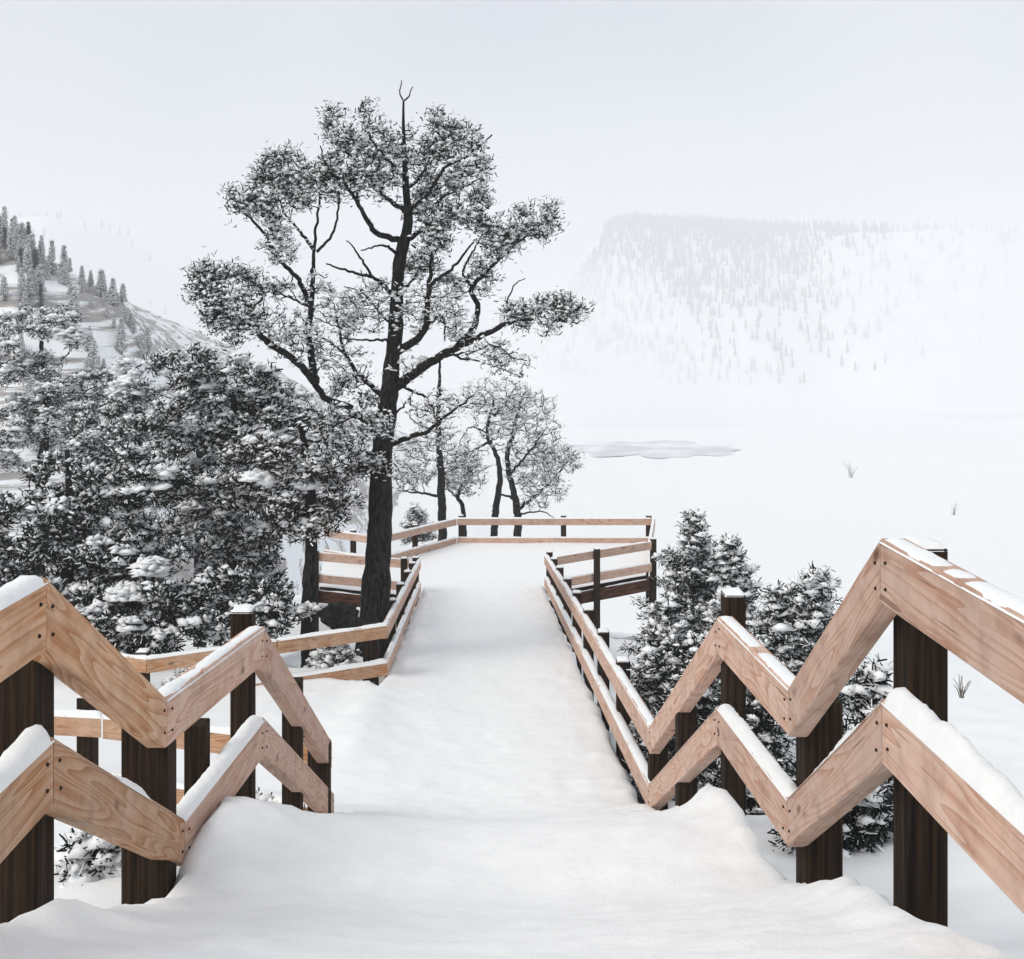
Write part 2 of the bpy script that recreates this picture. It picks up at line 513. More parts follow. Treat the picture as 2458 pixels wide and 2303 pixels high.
SEED = [100]
def bolt_mesh():
    n = 10
    V = [(math.cos(6.2832 * k / n) * .007, 0, math.sin(6.2832 * k / n) * .007) for k in range(n)]
    V += [(x * .8, -.006, z * .8) for x, y, z in V]
    Fq = [(k, (k + 1) % n, n + (k + 1) % n, n + k) for k in range(n)] + [tuple(range(n, 2 * n))]
    me = bpy.data.meshes.new('bolt'); me.from_pydata(V, [], Fq)
    m, nn, ll, b = new_mat('rusty_bolt')
    b.inputs['Base Color'].default_value = (.03, .018, .012, 1); b.inputs['Metallic'].default_value = .6; b.inputs['Roughness'].default_value = .6
    me.materials.append(m)
    return me
BOLT = bolt_mesh()
def bolts(ro, p0, p1, vh, side):
    p0, p1 = Vector(p0), Vector(p1)
    d = (p1 - p0)
    s_ = Vector((side[0], side[1], 0)).normalized()
    Mi = ro.matrix_basis.inverted()
    par = Vector(ro.parent.location)
    rot = s_.to_track_quat('Y', 'Z').to_matrix().to_4x4()
    for end, sg in ((p0, 1), (p1, -1)):
        for h in (.3, .7):
            q = end + d.normalized() * sg * (.065 + random.uniform(-.01, .01)) + Vector((0, 0, -vh * h + random.uniform(-.008, .008)))
            o = bpy.data.objects.new('bolt', BOLT); COL.objects.link(o); o.parent = ro
            o.matrix_basis = Mi @ Matrix.Translation(q - par - s_ * .001) @ rot
def rail(parent, p0, p1, vh, th, side, mat, snow=0.0, cover=0.75, over=0.0, name='rail'):
    me, M = beam_mesh(p0, p1, vh, th, side)
    o = bpy.data.objects.new(name, me)
    COL.objects.link(o)
    me.materials.append(mat)
    o.parent = parent
    o.matrix_local = Matrix.Translation(-Vector(parent.location)) @ M
    if snow > 0:
        SEED[0] += 1
        sm, q = snow_strip(p0, p1, th, side, snow, SEED[0], cover, over)
        so = bpy.data.objects.new('snow_cap', sm)
        COL.objects.link(so)
        sm.materials.append(M_CAP)
        so.parent = o
        so.matrix_local = M.inverted() @ Matrix.Translation(q)
    return o

def post(parent, x0, x1, y0, dy, zt, zb, cap=0.0, mat=None):
    """square timber post with eased arrises; world coords, zb below the snow"""
    c = 0.008
    cx, cy = (x0 + x1) / 2, y0 + dy / 2
    a, b = abs(x1 - x0) / 2, dy / 2
    ring = [(-a + c, -b), (a - c, -b), (a, -b + c), (a, b - c), (a - c, b), (-a + c, b), (-a, b - c), (-a, -b + c)]
    h = zt - zb
    n = 6
    V = [(x, y, zb - zt + h * i / n) for i in range(n + 1) for x, y in ring]
    V += [(x * .96, y * .96, 0.004) for x, y in ring]
    Fq = []
    for i in range(n + 1):
        for k in range(8):
            p, q = i * 8 + k, i * 8 + (k + 1) % 8
            Fq.append((p, q, q + 8, p + 8))
    Fq.append(tuple((n + 1) * 8 + k for k in range(8)))
    me = bpy.data.meshes.new('post')
    me.from_pydata(V, [], Fq)
    me.materials.append(mat or M_POST)
    o = bpy.data.objects.new('post', me)
    COL.objects.link(o)
    o.parent = parent
    o.location = Vector((cx, cy, zt)) - Vector(parent.location)
    if cap > 0:
        g = np.linspace(-1, 1, 9)
        A, B = np.meshgrid(g, g)
        r = np.maximum(np.abs(A), np.abs(B))
        Z = cap * (1 - r ** 4) * (0.8 + 0.35 * snoise(A + cx * 7 + 9, B + cy * 3, 4, 2, 1.4)) + 0.006
        Z = np.where(r > 0.99, -0.004, Z)
        idx = np.arange(81).reshape(9, 9)
        fc = np.stack([idx[:-1, :-1], idx[:-1, 1:], idx[1:, 1:], idx[1:, :-1]], -1).reshape(-1, 4)
        so = link('snow_cap', mesh_np('snow_cap', np.stack([A * a * 1.02, B * b * 1.02, Z], -1).reshape(-1, 3), fc, True), M_CAP, o)
    return o

def post_px(parent, u0, u1, vt, vb, Y, dy=None, cap=0.0, mat=None):
    a, b = at(u0, vt, Y), at(u1, vb, Y)
    w = b[0] - a[0]
    return post(parent, a[0], b[0], Y, dy or w, a[2], b[2], cap, mat)

def W(x, y, zrel):
    return (x, y, zrel + EZ)

# ------------------------------------------------------------------ right railing
R_ = thing('wooden_railing', 'pine railing that zigzags down the stairs beside the young snowy spruces', 'railing', W(1.6, 4.4, -2.6))
RX = 1.50
up = [(1.2, -0.84), (4.40, -0.90), (5.72, -1.90), (7.44, -2.02), (10.50, -3.84), (28.3, -6.18)]
lo = [(1.2, -1.40), (4.38, -1.50), (5.74, -2.45), (7.46, -2.60), (10.55, -4.38), (28.3, -6.72)]
outR = (1, 0)
spec_up = [(0.032, .62, 0), (0.0, 0, 0), (0.026, .6, 0), (0.0, 0, 0)]
spec_lo = [(0.10, .85, .0), (0.045, .42, 0), (0.055, .85, 0.0), (0.03, .4, 0)]
for k in range(4):
    vh = 0.245
    mat = M_ROSE
    bolts(rail(R_, W(RX, *up[k]), W(RX, *up[k + 1]), vh, 0.10, outR, mat, *spec_up[k]), W(RX, *up[k]), W(RX, *up[k + 1]), vh, outR)
    bolts(rail(R_, W(RX, *lo[k]), W(RX, *lo[k + 1]), vh, 0.10, outR, mat, *spec_lo[k]), W(RX, *lo[k]), W(RX, *lo[k + 1]), vh, outR)
# long ramp, in butted lengths
for P, sn in ((up, .032), (lo, .04)):
    (ya, za), (yb, zb) = P[4], P[5]
    for k in range(4):
        t0, t1 = k / 4, (k + 1) / 4
        rail(R_, W(RX, ya + (yb - ya) * t0 + .004, za + (zb - za) * t0), W(RX, ya + (yb - ya) * t1, za + (zb - za) * t1), 0.235, 0.10, outR, M_ROSE, sn, .8)
post_px(R_, 2180, 2277, 1322, 2330, 4.47, 0.17, 0.03)
post_px(R_, 1932, 2024, 1690, 2190, 5.72, 0.17)
post_px(R_, 1741, 1791, 1432, 2060, 7.50, 0.15, 0.03)
post_px(R_, 1628, 1674, 1700, 2000, 8.95, 0.15)
post_px(R_, 1560, 1604, 1770, 2010, 10.6, 0.15)
for Y in (13.4, 15.6, 17.8, 20.0, 22.2, 24.4, 26.4, 28.2):
    zr = np.interp(Y, [10.5, 28.3], [-3.84, -6.18])
    post(R_, RX + .05, RX + .20, Y, .15, zr + .06 + EZ, zr - 1.6 + EZ, 0.03)

# ------------------------------------------------------------------ left stair railing
L_ = thing('wooden_railing', 'orange pine railing that zigzags down the stairs and ends at the side opening', 'railing', W(-1.5, 4.0, -2.7))
ul = [(-1.42, 1.2, -0.83), (-1.43, 3.83, -0.915), (-1.48, 5.47, -1.87), (-1.36, 7.28, -2.04), (-1.31, 10.15, -3.84)]
ll = [(-1.42, 1.2, -1.37), (-1.43, 3.89, -1.456), (-1.48, 5.80, -2.58), (-1.36, 7.28, -2.61), (-1.31, 10.3, -4.36)]
sp_u = [(0.035, .6, 0), (0, 0, 0), (0.022, .55, 0), (0, 0, 0)]
sp_l = [(0.11, .8, 0), (0.06, .4, 0), (0.045, .75, 0), (0.02, .3, 0)]
outL = (-1, 0)
for k in range(4):
    mat = M_WARM if k in (0, 1) else M_ROSE
    bolts(rail(L_, W(*ul[k]), W(*ul[k + 1]), 0.235, 0.10, outL, mat, *sp_u[k]), W(*ul[k]), W(*ul[k + 1]), .235, outL)
    bolts(rail(L_, W(*ll[k]), W(*ll[k + 1]), 0.235, 0.10, outL, mat, *sp_l[k]), W(*ll[k]), W(*ll[k + 1]), .235, outL)
post_px(L_, -50, 88, 1560, 2420, 3.98, 0.17)
post_px(L_, 290, 402, 1700, 2290, 5.52, 0.17)
post_px(L_, 441, 492, 1745, 2060, 6.55, 0.13)
post_px(L_, 552, 604, 1472, 2030, 7.45, 0.14, 0.03)
post_px(L_, 676, 722, 1640, 1990, 8.75, 0.13)
post_px(L_, 738, 790, 1790, 2010, 9.95, 0.14)

# ------------------------------------------------------------------ side branch near railing
B_ = thing('wooden_railing', 'low dark-posted pine railing along the near side of the side path', 'railing', W(-2.4, 10.4, -4.8))
for dz in (0, -.55):
    rail(B_, W(-1.50, 10.16, -3.86 + dz), W(-3.55, 10.9, -3.9 + dz), 0.2, 0.09, (-.3, .95), M_WARM, 0.05, .9)
    rail(B_, W(-3.56, 10.9, -3.9 + dz), W(-6.6, 11.6, -4.0 + dz), 0.2, 0.09, (-.3, .95), M_WARM, 0.05, .9)
post_px(B_, 183, 224, 1675, 1990, 11.02, 0.16, 0.07)
post(B_, -5.9, -5.74, 11.5, .16, EZ - 3.9, EZ - 5.2, .05)

# ------------------------------------------------------------------ far side branch railing that turns down the ramp
C_ = thing('wooden_railing', 'pine railing along the side path that turns downhill beside the tall pine trunk', 'railing', W(-1.4, 17.2, -5.6))
Cc, Ce, Cd = (-1.40, 17.2, -4.79), (-4.52, 15.7, -4.83), (-1.46, 27.7, -6.17)
def lerp3(a, b, t):
    return tuple(x + (y - x) * t for x, y in zip(a, b))
for dz, sn in ((0, .035), (-.55, .06)):
    dn = lambda p: W(p[0], p[1], p[2] + dz)
    m_ = lerp3(Cc, Ce, .48)
    rail(C_, dn(Cc), dn(m_), 0.20, 0.09, (-.43, .9), M_WARM, sn, .9)
    rail(C_, dn(lerp3(Cc, Ce, .482)), dn(Ce), 0.20, 0.09, (-.43, .9), M_WARM, sn, .9)
    rail(C_, dn((Ce[0] - .004, Ce[1] + .004, Ce[2])), dn((-7.4, 16.9, -4.9)), 0.20, 0.09, (.4, .9), M_WARM, sn, .9)
    for k in range(3):
        rail(C_, dn(lerp3(Cc, Cd, k / 3 + .001)), dn(lerp3(Cc, Cd, (k + 1) / 3)), 0.215, 0.09, outL, M_ROSE, sn, .85)
post(C_, -1.78, -1.56, 17.36, .2, EZ - 4.86, EZ - 6.6)
post(C_, -3.1, -2.94, 16.62, .16, EZ - 4.9, EZ - 6.5)
post(C_, -4.72, -4.56, 15.86, .16, EZ - 4.80, EZ - 6.4, .03)
for Y in (19.6, 22.0, 24.3, 26.2, 27.6):
    t = (Y - Cc[1]) / (Cd[1] - Cc[1])
    p = lerp3(Cc, Cd, t)
    post(C_, p[0] - .20, p[0] - .05, Y, .15, p[2] + .05 + EZ, p[2] - 1.6 + EZ, .025)

# ------------------------------------------------------------------ viewing platform at the end
P_ = thing('viewing_platform', 'snow-covered timber viewing platform with pine railings at the end of the ramp', 'platform', W(0.5, 30, -8.2))
deck = [(-1.62, 27.5), (1.62, 27.5), (1.66, 28.25), (4.2, 30.0), (4.94, 34.0), (-.74, 34.0), (-2.78, 30.85), (-4.35, 32.0), (-4.05, 28.85), (-1.62, 27.95)]
def in_poly(x, y, poly):
    c = np.zeros_like(x, dtype=bool)
    n = len(poly)
    for i in range(n):
        (x0, y0), (x1, y1) = poly[i], poly[(i + 1) % n]
        cr = ((y0 > y) != (y1 > y)) & (x < (x1 - x0) * (y - y0) / (y1 - y0 + 1e-12) + x0)
        c ^= cr
    return c
import bmesh
bm = bmesh.new()
tv = [bm.verts.new((x, y, EZ - 7.24)) for x, y in deck]
f = bm.faces.new(tv)
r = bmesh.ops.extrude_face_region(bm, geom=[f])
for v in [g for g in r['geom'] if isinstance(g, bmesh.types.BMVert)]:
    v.co.z -= 0.12
bmesh.ops.recalc_face_normals(bm, faces=bm.faces)
me = bpy.data.meshes.new('deck'); bm.to_mesh(me); bm.free()
me.transform(Matrix.Translation(-Vector(P_.location)))
dk = link('deck', me, M_DECK, P_)
# snow on the deck
bm = bmesh.new()
tv = [bm.verts.new((x, y, EZ - 7.236)) for x, y in deck]
f = bm.faces.new(tv)
r = bmesh.ops.inset_region(bm, faces=[f], thickness=0.12, depth=0.0)
bm.faces.ensure_lookup_table()
f = max(bm.faces, key=lambda q: q.calc_area())
for v in f.verts:
    v.co.z += 0.13 + 0.02 * random.random()
bmesh.ops.triangulate(bm, faces=bm.faces[:])
bmesh.ops.subdivide_edges(bm, edges=bm.edges[:], cuts=5, use_grid_fill=True)
for v in bm.verts:
    v.co.z += 0.02 * mnoise.noise(v.co * 1.4)
me = bpy.data.meshes.new('snow_cap'); bm.to_mesh(me); bm.free()
for p in me.polygons: p.use_smooth = True
me.transform(Matrix.Translation(-Vector(P_.location)))
link('snow_cap', me, M_PATH, P_)

def fence(parent, a, b, zt, n_posts, outward, rails=(0, -.56), vh=.2, mat=M_ROSE, fascia=False, zt2=None, split=1, post_t=None, snow=.03):
    zt2 = zt if zt2 is None else zt2
    for dz in rails:
        for k in range(split):
            t0, t1 = k / split, (k + 1) / split
            p = (a[0] + (b[0] - a[0]) * t0, a[1] + (b[1] - a[1]) * t0, zt + (zt2 - zt) * t0 + dz)
            q = (a[0] + (b[0] - a[0]) * t1, a[1] + (b[1] - a[1]) * t1, zt + (zt2 - zt) * t1 + dz)
            rail(parent, W(*p), W(*q), vh, .09, outward, mat, snow, .9)
    if fascia:
        rail(parent, W(a[0] - outward[0] * .0, a[1], -7.16), W(b[0], b[1], -7.16), .30, .05, outward, M_DECK, 0.03, .6, name='edge_board')
    ts = post_t if post_t is not None else [(k + .5) / n_posts for k in range(n_posts)]
    for t in ts:
        x, y = a[0] + (b[0] - a[0]) * t + outward[0] * .13, a[1] + (b[1] - a[1]) * t + outward[1] * .13
        zz = zt + (zt2 - zt) * t
        post(parent, x - .075, x + .075, y - .075, .15, zz + .06 + EZ, -8.9 + EZ, .02)
fence(P_, (-.74, 34.0), (4.92, 34.0), -6.37, 0, (0, 1), split=2, post_t=[.02, .55, .99])
fence(P_, (-2.78, 30.85), (-.75, 33.99), -6.28, 0, (-.84, .54), zt2=-6.37, post_t=[.5])
fence(P_, (-4.35, 32.0), (-2.79, 30.86), -6.30, 0, (.6, .8), zt2=-6.28, post_t=[.5])
fence(P_, (-4.05, 28.75), (-1.75, 27.85), -6.22, 0, (-.36, -.93), rails=(0, -.54), fascia=True, zt2=-6.20, post_t=[0.0, .97], mat=M_ROSE)
fence(P_, (1.70, 28.15), (4.2, 29.9), -6.20, 0, (.57, -.82), rails=(0, -.56), fascia=True, post_t=[.42])
fence(P_, (4.25, 29.95), (4.94, 33.95), -6.22, 0, (.98, -.17), zt2=-6.37, fascia=True, post_t=[.05])

# ------------------------------------------------------------------ foliage builders
def blades(C, n, rad, L, Wd, up=0.3, rng=RNG, squash=0.7):
    """needle tufts: n narrow leaf quads round each centre"""
    N = len(C) * n
    c = np.repeat(C, n, 0)
    off = rng.normal(0, 1, (N, 3)) * rad
    off[:, 2] *= squash
    d = off / (np.linalg.norm(off, axis=1, keepdims=True) + 1e-6) + rng.normal(0, .55, (N, 3))
    d[:, 2] += up
    d /= np.linalg.norm(d, axis=1, keepdims=True)
    s = np.cross(d, rng.normal(0, 1, (N, 3)))
    s /= np.linalg.norm(s, axis=1, keepdims=True) + 1e-9
    l = L * rng.uniform(.6, 1.3, (N, 1)); w = Wd * rng.uniform(.6, 1.3, (N, 1))
    p = c + off
    v = np.stack([p - s * w * .4, p + s * w * .4, p + d * l + s * w * .3, p + d * l - s * w * .3], 1)
    return v.reshape(-1, 3), np.arange(N * 4).reshape(N, 4)

def blobs(C, r, flat=0.55, rng=RNG):
    """little domed lumps of snow"""
    N = len(C)
    r = np.asarray(r).reshape(-1, 1) * rng.uniform(.7, 1.3, (N, 1))
    a0 = rng.uniform(0, 6.28, (N, 1))
    ang = a0 + np.arange(5)[None] * 2 * math.pi / 5
    rr = r * rng.uniform(.65, 1.3, (N, 5))
    st = rng.uniform(.7, 1.7, (N, 1)); th_ = rng.uniform(0, 3.14, (N, 1))
    ux, uy = np.cos(ang) * rr * st, np.sin(ang) * rr / np.sqrt(st)
    ring = np.stack([ux * np.cos(th_) - uy * np.sin(th_), ux * np.sin(th_) + uy * np.cos(th_), rng.uniform(-.45, .2, (N, 5)) * r], -1)
    top = np.stack([rng.normal(0, .3, N) * r[:, 0], rng.normal(0, .3, N) * r[:, 0], r[:, 0] * flat * rng.uniform(.6, 1.2, N)], -1)[:, None]
    bot = np.stack([0 * r[:, 0], 0 * r[:, 0], -r[:, 0] * .3], -1)[:, None]
    v = (np.concatenate([ring, top, bot], 1) + C[:, None])
    base = (np.arange(N) * 7)[:, None, None]
    k = np.arange(5)
    t1 = np.stack([k, (k + 1) % 5, np.full(5, 5)], -1)
    t2 = np.stack([(k + 1) % 5, k, np.full(5, 6)], -1)
    return v.reshape(-1, 3), (base + np.concatenate([t1, t2])[None]).reshape(-1, 3)

def tube(P, R, sides=6):
    P = np.asarray(P, float); R = np.asarray(R, float)
    n = len(P)
    T = np.gradient(P, axis=0)
    T /= np.linalg.norm(T, axis=1, keepdims=True) + 1e-9
    ref = np.array([0.0, 1.0, 0.0]) if abs(T[0][1]) < .9 else np.array([1.0, 0, 0])
    A = np.cross(T, ref); A /= np.linalg.norm(A, axis=1, keepdims=True) + 1e-9
    B = np.cross(T, A)
    ang = np.arange(sides) * 2 * math.pi / sides
    v = P[:, None] + R[:, None, None] * (np.cos(ang)[None, :, None] * A[:, None] + np.sin(ang)[None, :, None] * B[:, None])
    i = np.arange(n - 1)[:, None]; k = np.arange(sides)[None]
    a = i * sides + k; b = i * sides + (k + 1) % sides
    return v.reshape(-1, 3), np.stack([a, b, b + sides, a + sides], -1).reshape(-1, 4)

def resample(P, R, step):
    P = np.asarray(P, float); R = np.asarray(R, float)
    # Catmull-Rom
    Q = np.vstack([2 * P[0] - P[1], P, 2 * P[-1] - P[-2]])
    out, rad = [], []
    for i in range(1, len(Q) - 2):
        p0, p1, p2, p3 = Q[i - 1:i + 3]
        n = max(1, int(np.linalg.norm(p2 - p1) / step))
        for t in np.arange(n) / n:
            out.append(.5 * (2 * p1 + (p2 - p0) * t + (2 * p0 - 5 * p1 + 4 * p2 - p3) * t * t + (3 * p1 - p0 - 3 * p2 + p3) * t ** 3))
            rad.append(R[i - 1] * (1 - t) + R[i] * t)
    out.append(P[-1]); rad.append(R[-1])
    return np.array(out), np.array(rad)

def jitter(P, amp, rng):
    n = len(P)
    if n < 3: return P
    w = rng.normal(0, amp, (n, 3)); w[0] = 0; w[-1] *= .5
    return P + w

def grow(nodes, targets, rng, wiggle=.012, lift=.15, r0=.011, r1=.004):
    """join every target to the nearest limb point with a curved twig; returns the list of twigs"""
    twigs = []
    nodes = list(np.asarray(nodes))
    arr = np.array(nodes)
    # nearest first, so that later twigs fork from earlier ones
    d0 = np.array([np.min(np.sum((arr - t) ** 2, 1)) for t in targets])
    for t in targets[np.argsort(d0)]:
        w = arr - t
        cost = np.sum(w * w, 1) * (1 + 1.2 * (w[:, 2] > 0.02))
        k = int(np.argmin(cost))
        a = arr[k]
        L = np.linalg.norm(t - a)
        if L < .02: continue
        m = max(3, int(L / .09))
        s = np.linspace(0, 1, m + 1)[:, None]
        mid = (a + t) / 2 + np.array([0, 0, -lift * L])
        p = (1 - s) ** 2 * a + 2 * s * (1 - s) * mid + s * s * t
        p[1:-1] += rng.normal(0, wiggle, (m - 1, 3))
        twigs.append((p, np.linspace(min(r0, .5 * r0 + .012 * L), r1, m + 1)))
        arr = np.vstack([arr, p[1:]])
    return twigs

def ellipsoid_pts(c, r, n, rng, shell=0.0):
    d = rng.normal(0, 1, (n, 3)); d /= np.linalg.norm(d, axis=1, keepdims=True)
    rad = rng.uniform(shell ** 3, 1, (n, 1)) ** (1 / 3)
    return np.asarray(c) + d * rad * np.asarray(r)

# ------------------------------------------------------------------ the tall pine
def tall_pine():
    rng = np.random.default_rng(5)
    Y0 = 19.0
    base = at(893, 1560, Y0)
    T = thing('pine_tree', 'tall old pine with thick dark trunk and a bare forked top beside the ramp', 'tree', tuple(base))
    pxm = Y0 / F
    def z4(p, y=0.0):     # coordinates measured on an enlargement of the tree
        q = at(400 + p[0] / 1.6933, 150 + p[1] / 1.6933, Y0)
        # move off the tree's plane without leaving the line of sight's height
        k = (Y0 + y) / Y0
        return np.array([q[0] * k, q[1] * k, EZ + (q[2] - EZ) * k])
    rz = lambda w: w / 1.6933 / 2 * pxm
    trunk = [((835, 2400), 150), ((845, 2280), 128), ((850, 2150), 118), ((860, 2000), 108), ((868, 1860), 102), ((872, 1650), 92), ((885, 1500), 84), ((905, 1350), 76),
             ((914, 1230), 66), ((930, 1100), 62), ((936, 950), 54), ((945, 820), 50), ((962, 740), 44), ((982, 650), 38),
             ((972, 500), 27), ((966, 350), 17), ((962, 240), 12), ((963, 155), 8)]
    P, R = resample([z4(p, .02 * rng.normal()) for p, w in trunk], [rz(w) for p, w in trunk], .15)
    R = R * (1 + .06 * rng.normal(0, 1, len(R)) * (R > .05))
    v, f = tube(P, R, 14)
    # furrowed bark
    g = Geo(); g.add(v, f)
    tk = link('trunk', g.mesh('trunk', base, True), M_BARK, T)
    limbs = [
        ([(930, 1320), (1000, 1270), (1100, 1200), (1180, 1160), (1290, 1110), (1400, 1055), (1500, 1045), (1640, 1050)], 46, 8, -.5),
        ([(1170, 1165), (1240, 1090), (1266, 1000), (1240, 920), (1300, 850), (1380, 770), (1480, 690), (1545, 640)], 30, 6, .6),
        ([(1240, 915), (1205, 850), (1250, 760), (1290, 690)], 12, 5, -.3),
        ([(920, 1190), (1010, 1130), (1058, 1060), (1062, 950), (1085, 895), (1160, 840), (1250, 730)], 36, 7, -.7),
        ([(1062, 950), (1075, 820), (1110, 700), (1120, 580)], 20, 6, .2),
        ([(1055, 1075), (1120, 1035), (1132, 1130)], 14, 6, -.3),
        ([(1140, 1180), (1210, 1205), (1300, 1225), (1440, 1280)], 12, 3, -.4),
        ([(1120, 1195), (1230, 1180), (1330, 1150), (1420, 1215)], 11, 3, -.6),
        ([(1110, 1205), (1108, 1290), (1112, 1360)], 10, 5, -.2),
        ([(955, 745), (1050, 665), (1110, 560), (1180, 520), (1260, 480)], 24, 6, .5),
        ([(988, 605), (1060, 540), (1130, 430), (1210, 390), (1325, 295)], 20, 6, -.4),
        ([(975, 520), (1040, 450), (1090, 340), (1110, 240)], 16, 5, .4),
        ([(968, 470), (905, 400), (830, 310), (825, 225)], 16, 5, -.3),
        ([(978, 610), (880, 540), (800, 430), (725, 360), (680, 250)], 22, 5, .4),
        ([(955, 725), (865, 700), (820, 650), (780, 580), (730, 500), (655, 430), (625, 340)], 28, 5, -.4),
        ([(780, 580), (770, 480), (760, 400)], 12, 5, .2),
        ([(930, 775), (880, 745), (790, 765)], 14, 5, -.6),
        ([(910, 940), (850, 880), (740, 850), (650, 820)], 18, 6, -.7),
        ([(835, 875), (780, 780), (730, 725)], 12, 4, -.3),
        ([(905, 930), (990, 900), (1030, 820), (1040, 720)], 14, 5, .6),
        ([(890, 1465), (800, 1450), (730, 1395), (650, 1370), (600, 1300)], 30, 26, -.2),
        ([(600, 1300), (520, 1210), (400, 1130), (366, 1080), (350, 1010), (280, 960), (190, 930), (115, 920)], 32, 6, -.5),
        ([(366, 1080), (280, 1040), (180, 1040), (130, 1010)], 14, 5, -.7),
        ([(352, 1000), (400, 940), (330, 880), (250, 850)], 12, 4, .3),
        ([(605, 1305), (590, 1200), (578, 1080), (592, 960), (597, 850), (603, 720), (628, 500)], 34, 8, .2),
        ([(585, 975), (525, 870), (445, 790), (395, 690), (300, 600), (270, 575)], 22, 5, -.5),
        ([(600, 765), (545, 690), (475, 610), (440, 480)], 16, 5, .4),
        ([(612, 770), (680, 685), (700, 560), (690, 470)], 13, 5, -.3),
        ([(600, 1000), (530, 970), (420, 920), (360, 900)], 12, 4, .5),
        ([(880, 1360), (790, 1275), (725, 1185), (700, 1080), (680, 990)], 24, 6, .5),
        ([(725, 1185), (650, 1130), (560, 1090)], 12, 5, .3),
        ([(905, 1130), (820, 1130), (700, 1120)], 12, 5, -.8),
        ([(925, 1080), (860, 1010), (800, 940), (720, 910)], 12, 4, .5),
        ([(900, 1560), (1000, 1520), (1060, 1500), (1112, 1455), (1200, 1390), (1250, 1350)], 24, 5, -.5),
        ([(950, 1315), (1060, 1370), (1092, 1450)], 14, 6, -.3),
        ([(905, 1440), (960, 1400), (1010, 1330)], 12, 5, .4),
        ([(880, 1480), (780, 1440), (700, 1470), (640, 1540)], 20, 6, -.9),
        ([(870, 1600), (780, 1590), (700, 1640)], 16, 6, -.8),
        ([(963, 158), (948, 130), (955, 72)], 8, 4, 0),
        ([(963, 158), (985, 135), (998, 100)], 8, 4, .05),
        ([(1400, 1050), (1385, 970), (1420, 900), (1460, 880)], 9, 3, -.2),
    ]
    nodes = [P[30:-6]]
    g = Geo()
    snow_pts, snow_r = [], []
    for pts, w0, w1, dep in limbs:
        m = len(pts)
        # limbs whose foot lies on another limb take over its depth
        Q = [z4(p, 0) for p in pts]
        allp = np.concatenate(nodes)
        d2 = (allp[:, 0] - Q[0][0]) ** 2 + (allp[:, 2] - Q[0][2]) ** 2
        y0 = allp[int(np.argmin(d2))][1] - Y0
        Q = np.array([z4(p, y0 + dep * 2.0 * (k / (m - 1))) for k, p in enumerate(pts)])
        Pl, Rl = resample(Q, np.linspace(rz(w0), rz(w1), m), .07)
        Pl = jitter(Pl, .008, rng)
        v, f = tube(Pl, Rl, 7)
        g.add(v, f)
        nodes.append(Pl)
        # snow lying along the upper side of the limb
        for q in range(0, len(Pl) - 1):
            if rng.random() < .55 and Rl[q] > .012:
                tdir = Pl[q + 1] - Pl[q]
                flat = 1 - abs(tdir[2]) / (np.linalg.norm(tdir) + 1e-9)
                if flat > .12:
                    snow_pts.append(Pl[q] + [0, 0, Rl[q] * .85]); snow_r.append(min(.055, Rl[q] * .9 + .008))
    nodes = np.concatenate(nodes)
    # crown masses (ellipses on the enlargement: cx, cy, rx, ry, depth factor, number of twigs)
    masses = [(690, 330, 80, 110, 90), (800, 310, 70, 100, 80), (760, 470, 110, 80, 80), (870, 420, 70, 90, 60), (930, 340, 40, 70, 34),
              (1060, 290, 80, 90, 90), (1160, 320, 80, 80, 70), (1240, 400, 70, 80, 60), (1080, 440, 110, 80, 90), (1200, 520, 100, 80, 80),
              (1060, 600, 90, 70, 60), (1180, 660, 110, 80, 80), (1080, 760, 90, 80, 60), (1290, 640, 80, 80, 55),
              (1420, 680, 90, 70, 70), (1490, 640, 80, 60, 70), (1340, 780, 70, 50, 30),
              (1550, 1020, 120, 65, 75), (1630, 1010, 60, 55, 34), (1440, 1020, 70, 45, 34), (1280, 880, 60, 60, 24), (1190, 900, 60, 60, 22),
              (460, 420, 70, 60, 60), (380, 520, 110, 70, 110), (480, 540, 100, 80, 90), (330, 580, 70, 60, 50), (570, 520, 70, 80, 60),
              (420, 660, 90, 60, 40), (460, 760, 70, 60, 30), (650, 520, 60, 90, 40), (660, 460, 50, 50, 25),
              (240, 880, 110, 60, 90), (180, 950, 80, 60, 70), (260, 990, 100, 60, 70), (180, 1050, 60, 50, 40), (420, 920, 90, 40, 30),
              (300, 1090, 110, 50, 50), (470, 1080, 100, 70, 40), (560, 1160, 90, 70, 30), (680, 1050, 100, 90, 50), (620, 930, 60, 60, 22),
              (800, 1020, 90, 80, 40), (720, 1230, 100, 70, 36), (840, 930, 70, 60, 22), (990, 1000, 80, 90, 40), (1120, 980, 80, 80, 36),
              (1000, 840, 60, 70, 34), (1180, 1080, 70, 50, 24), (1300, 1180, 100, 50, 26), (1390, 1230, 80, 50, 18),
              (760, 1340, 90, 60, 34), (690, 1440, 110, 70, 50), (780, 1530, 110, 80, 80), (680, 1580, 100, 80, 60), (820, 1640, 70, 50, 36),
              (1060, 1400, 80, 60, 18), (1180, 1380, 70, 40, 14), (960, 1250, 60, 40, 12)]
    sparse = {28, 37, 38, 39, 40, 41, 42, 43, 44, 45, 47, 48, 49, 55, 56, 57}
    tips, barey = [], []
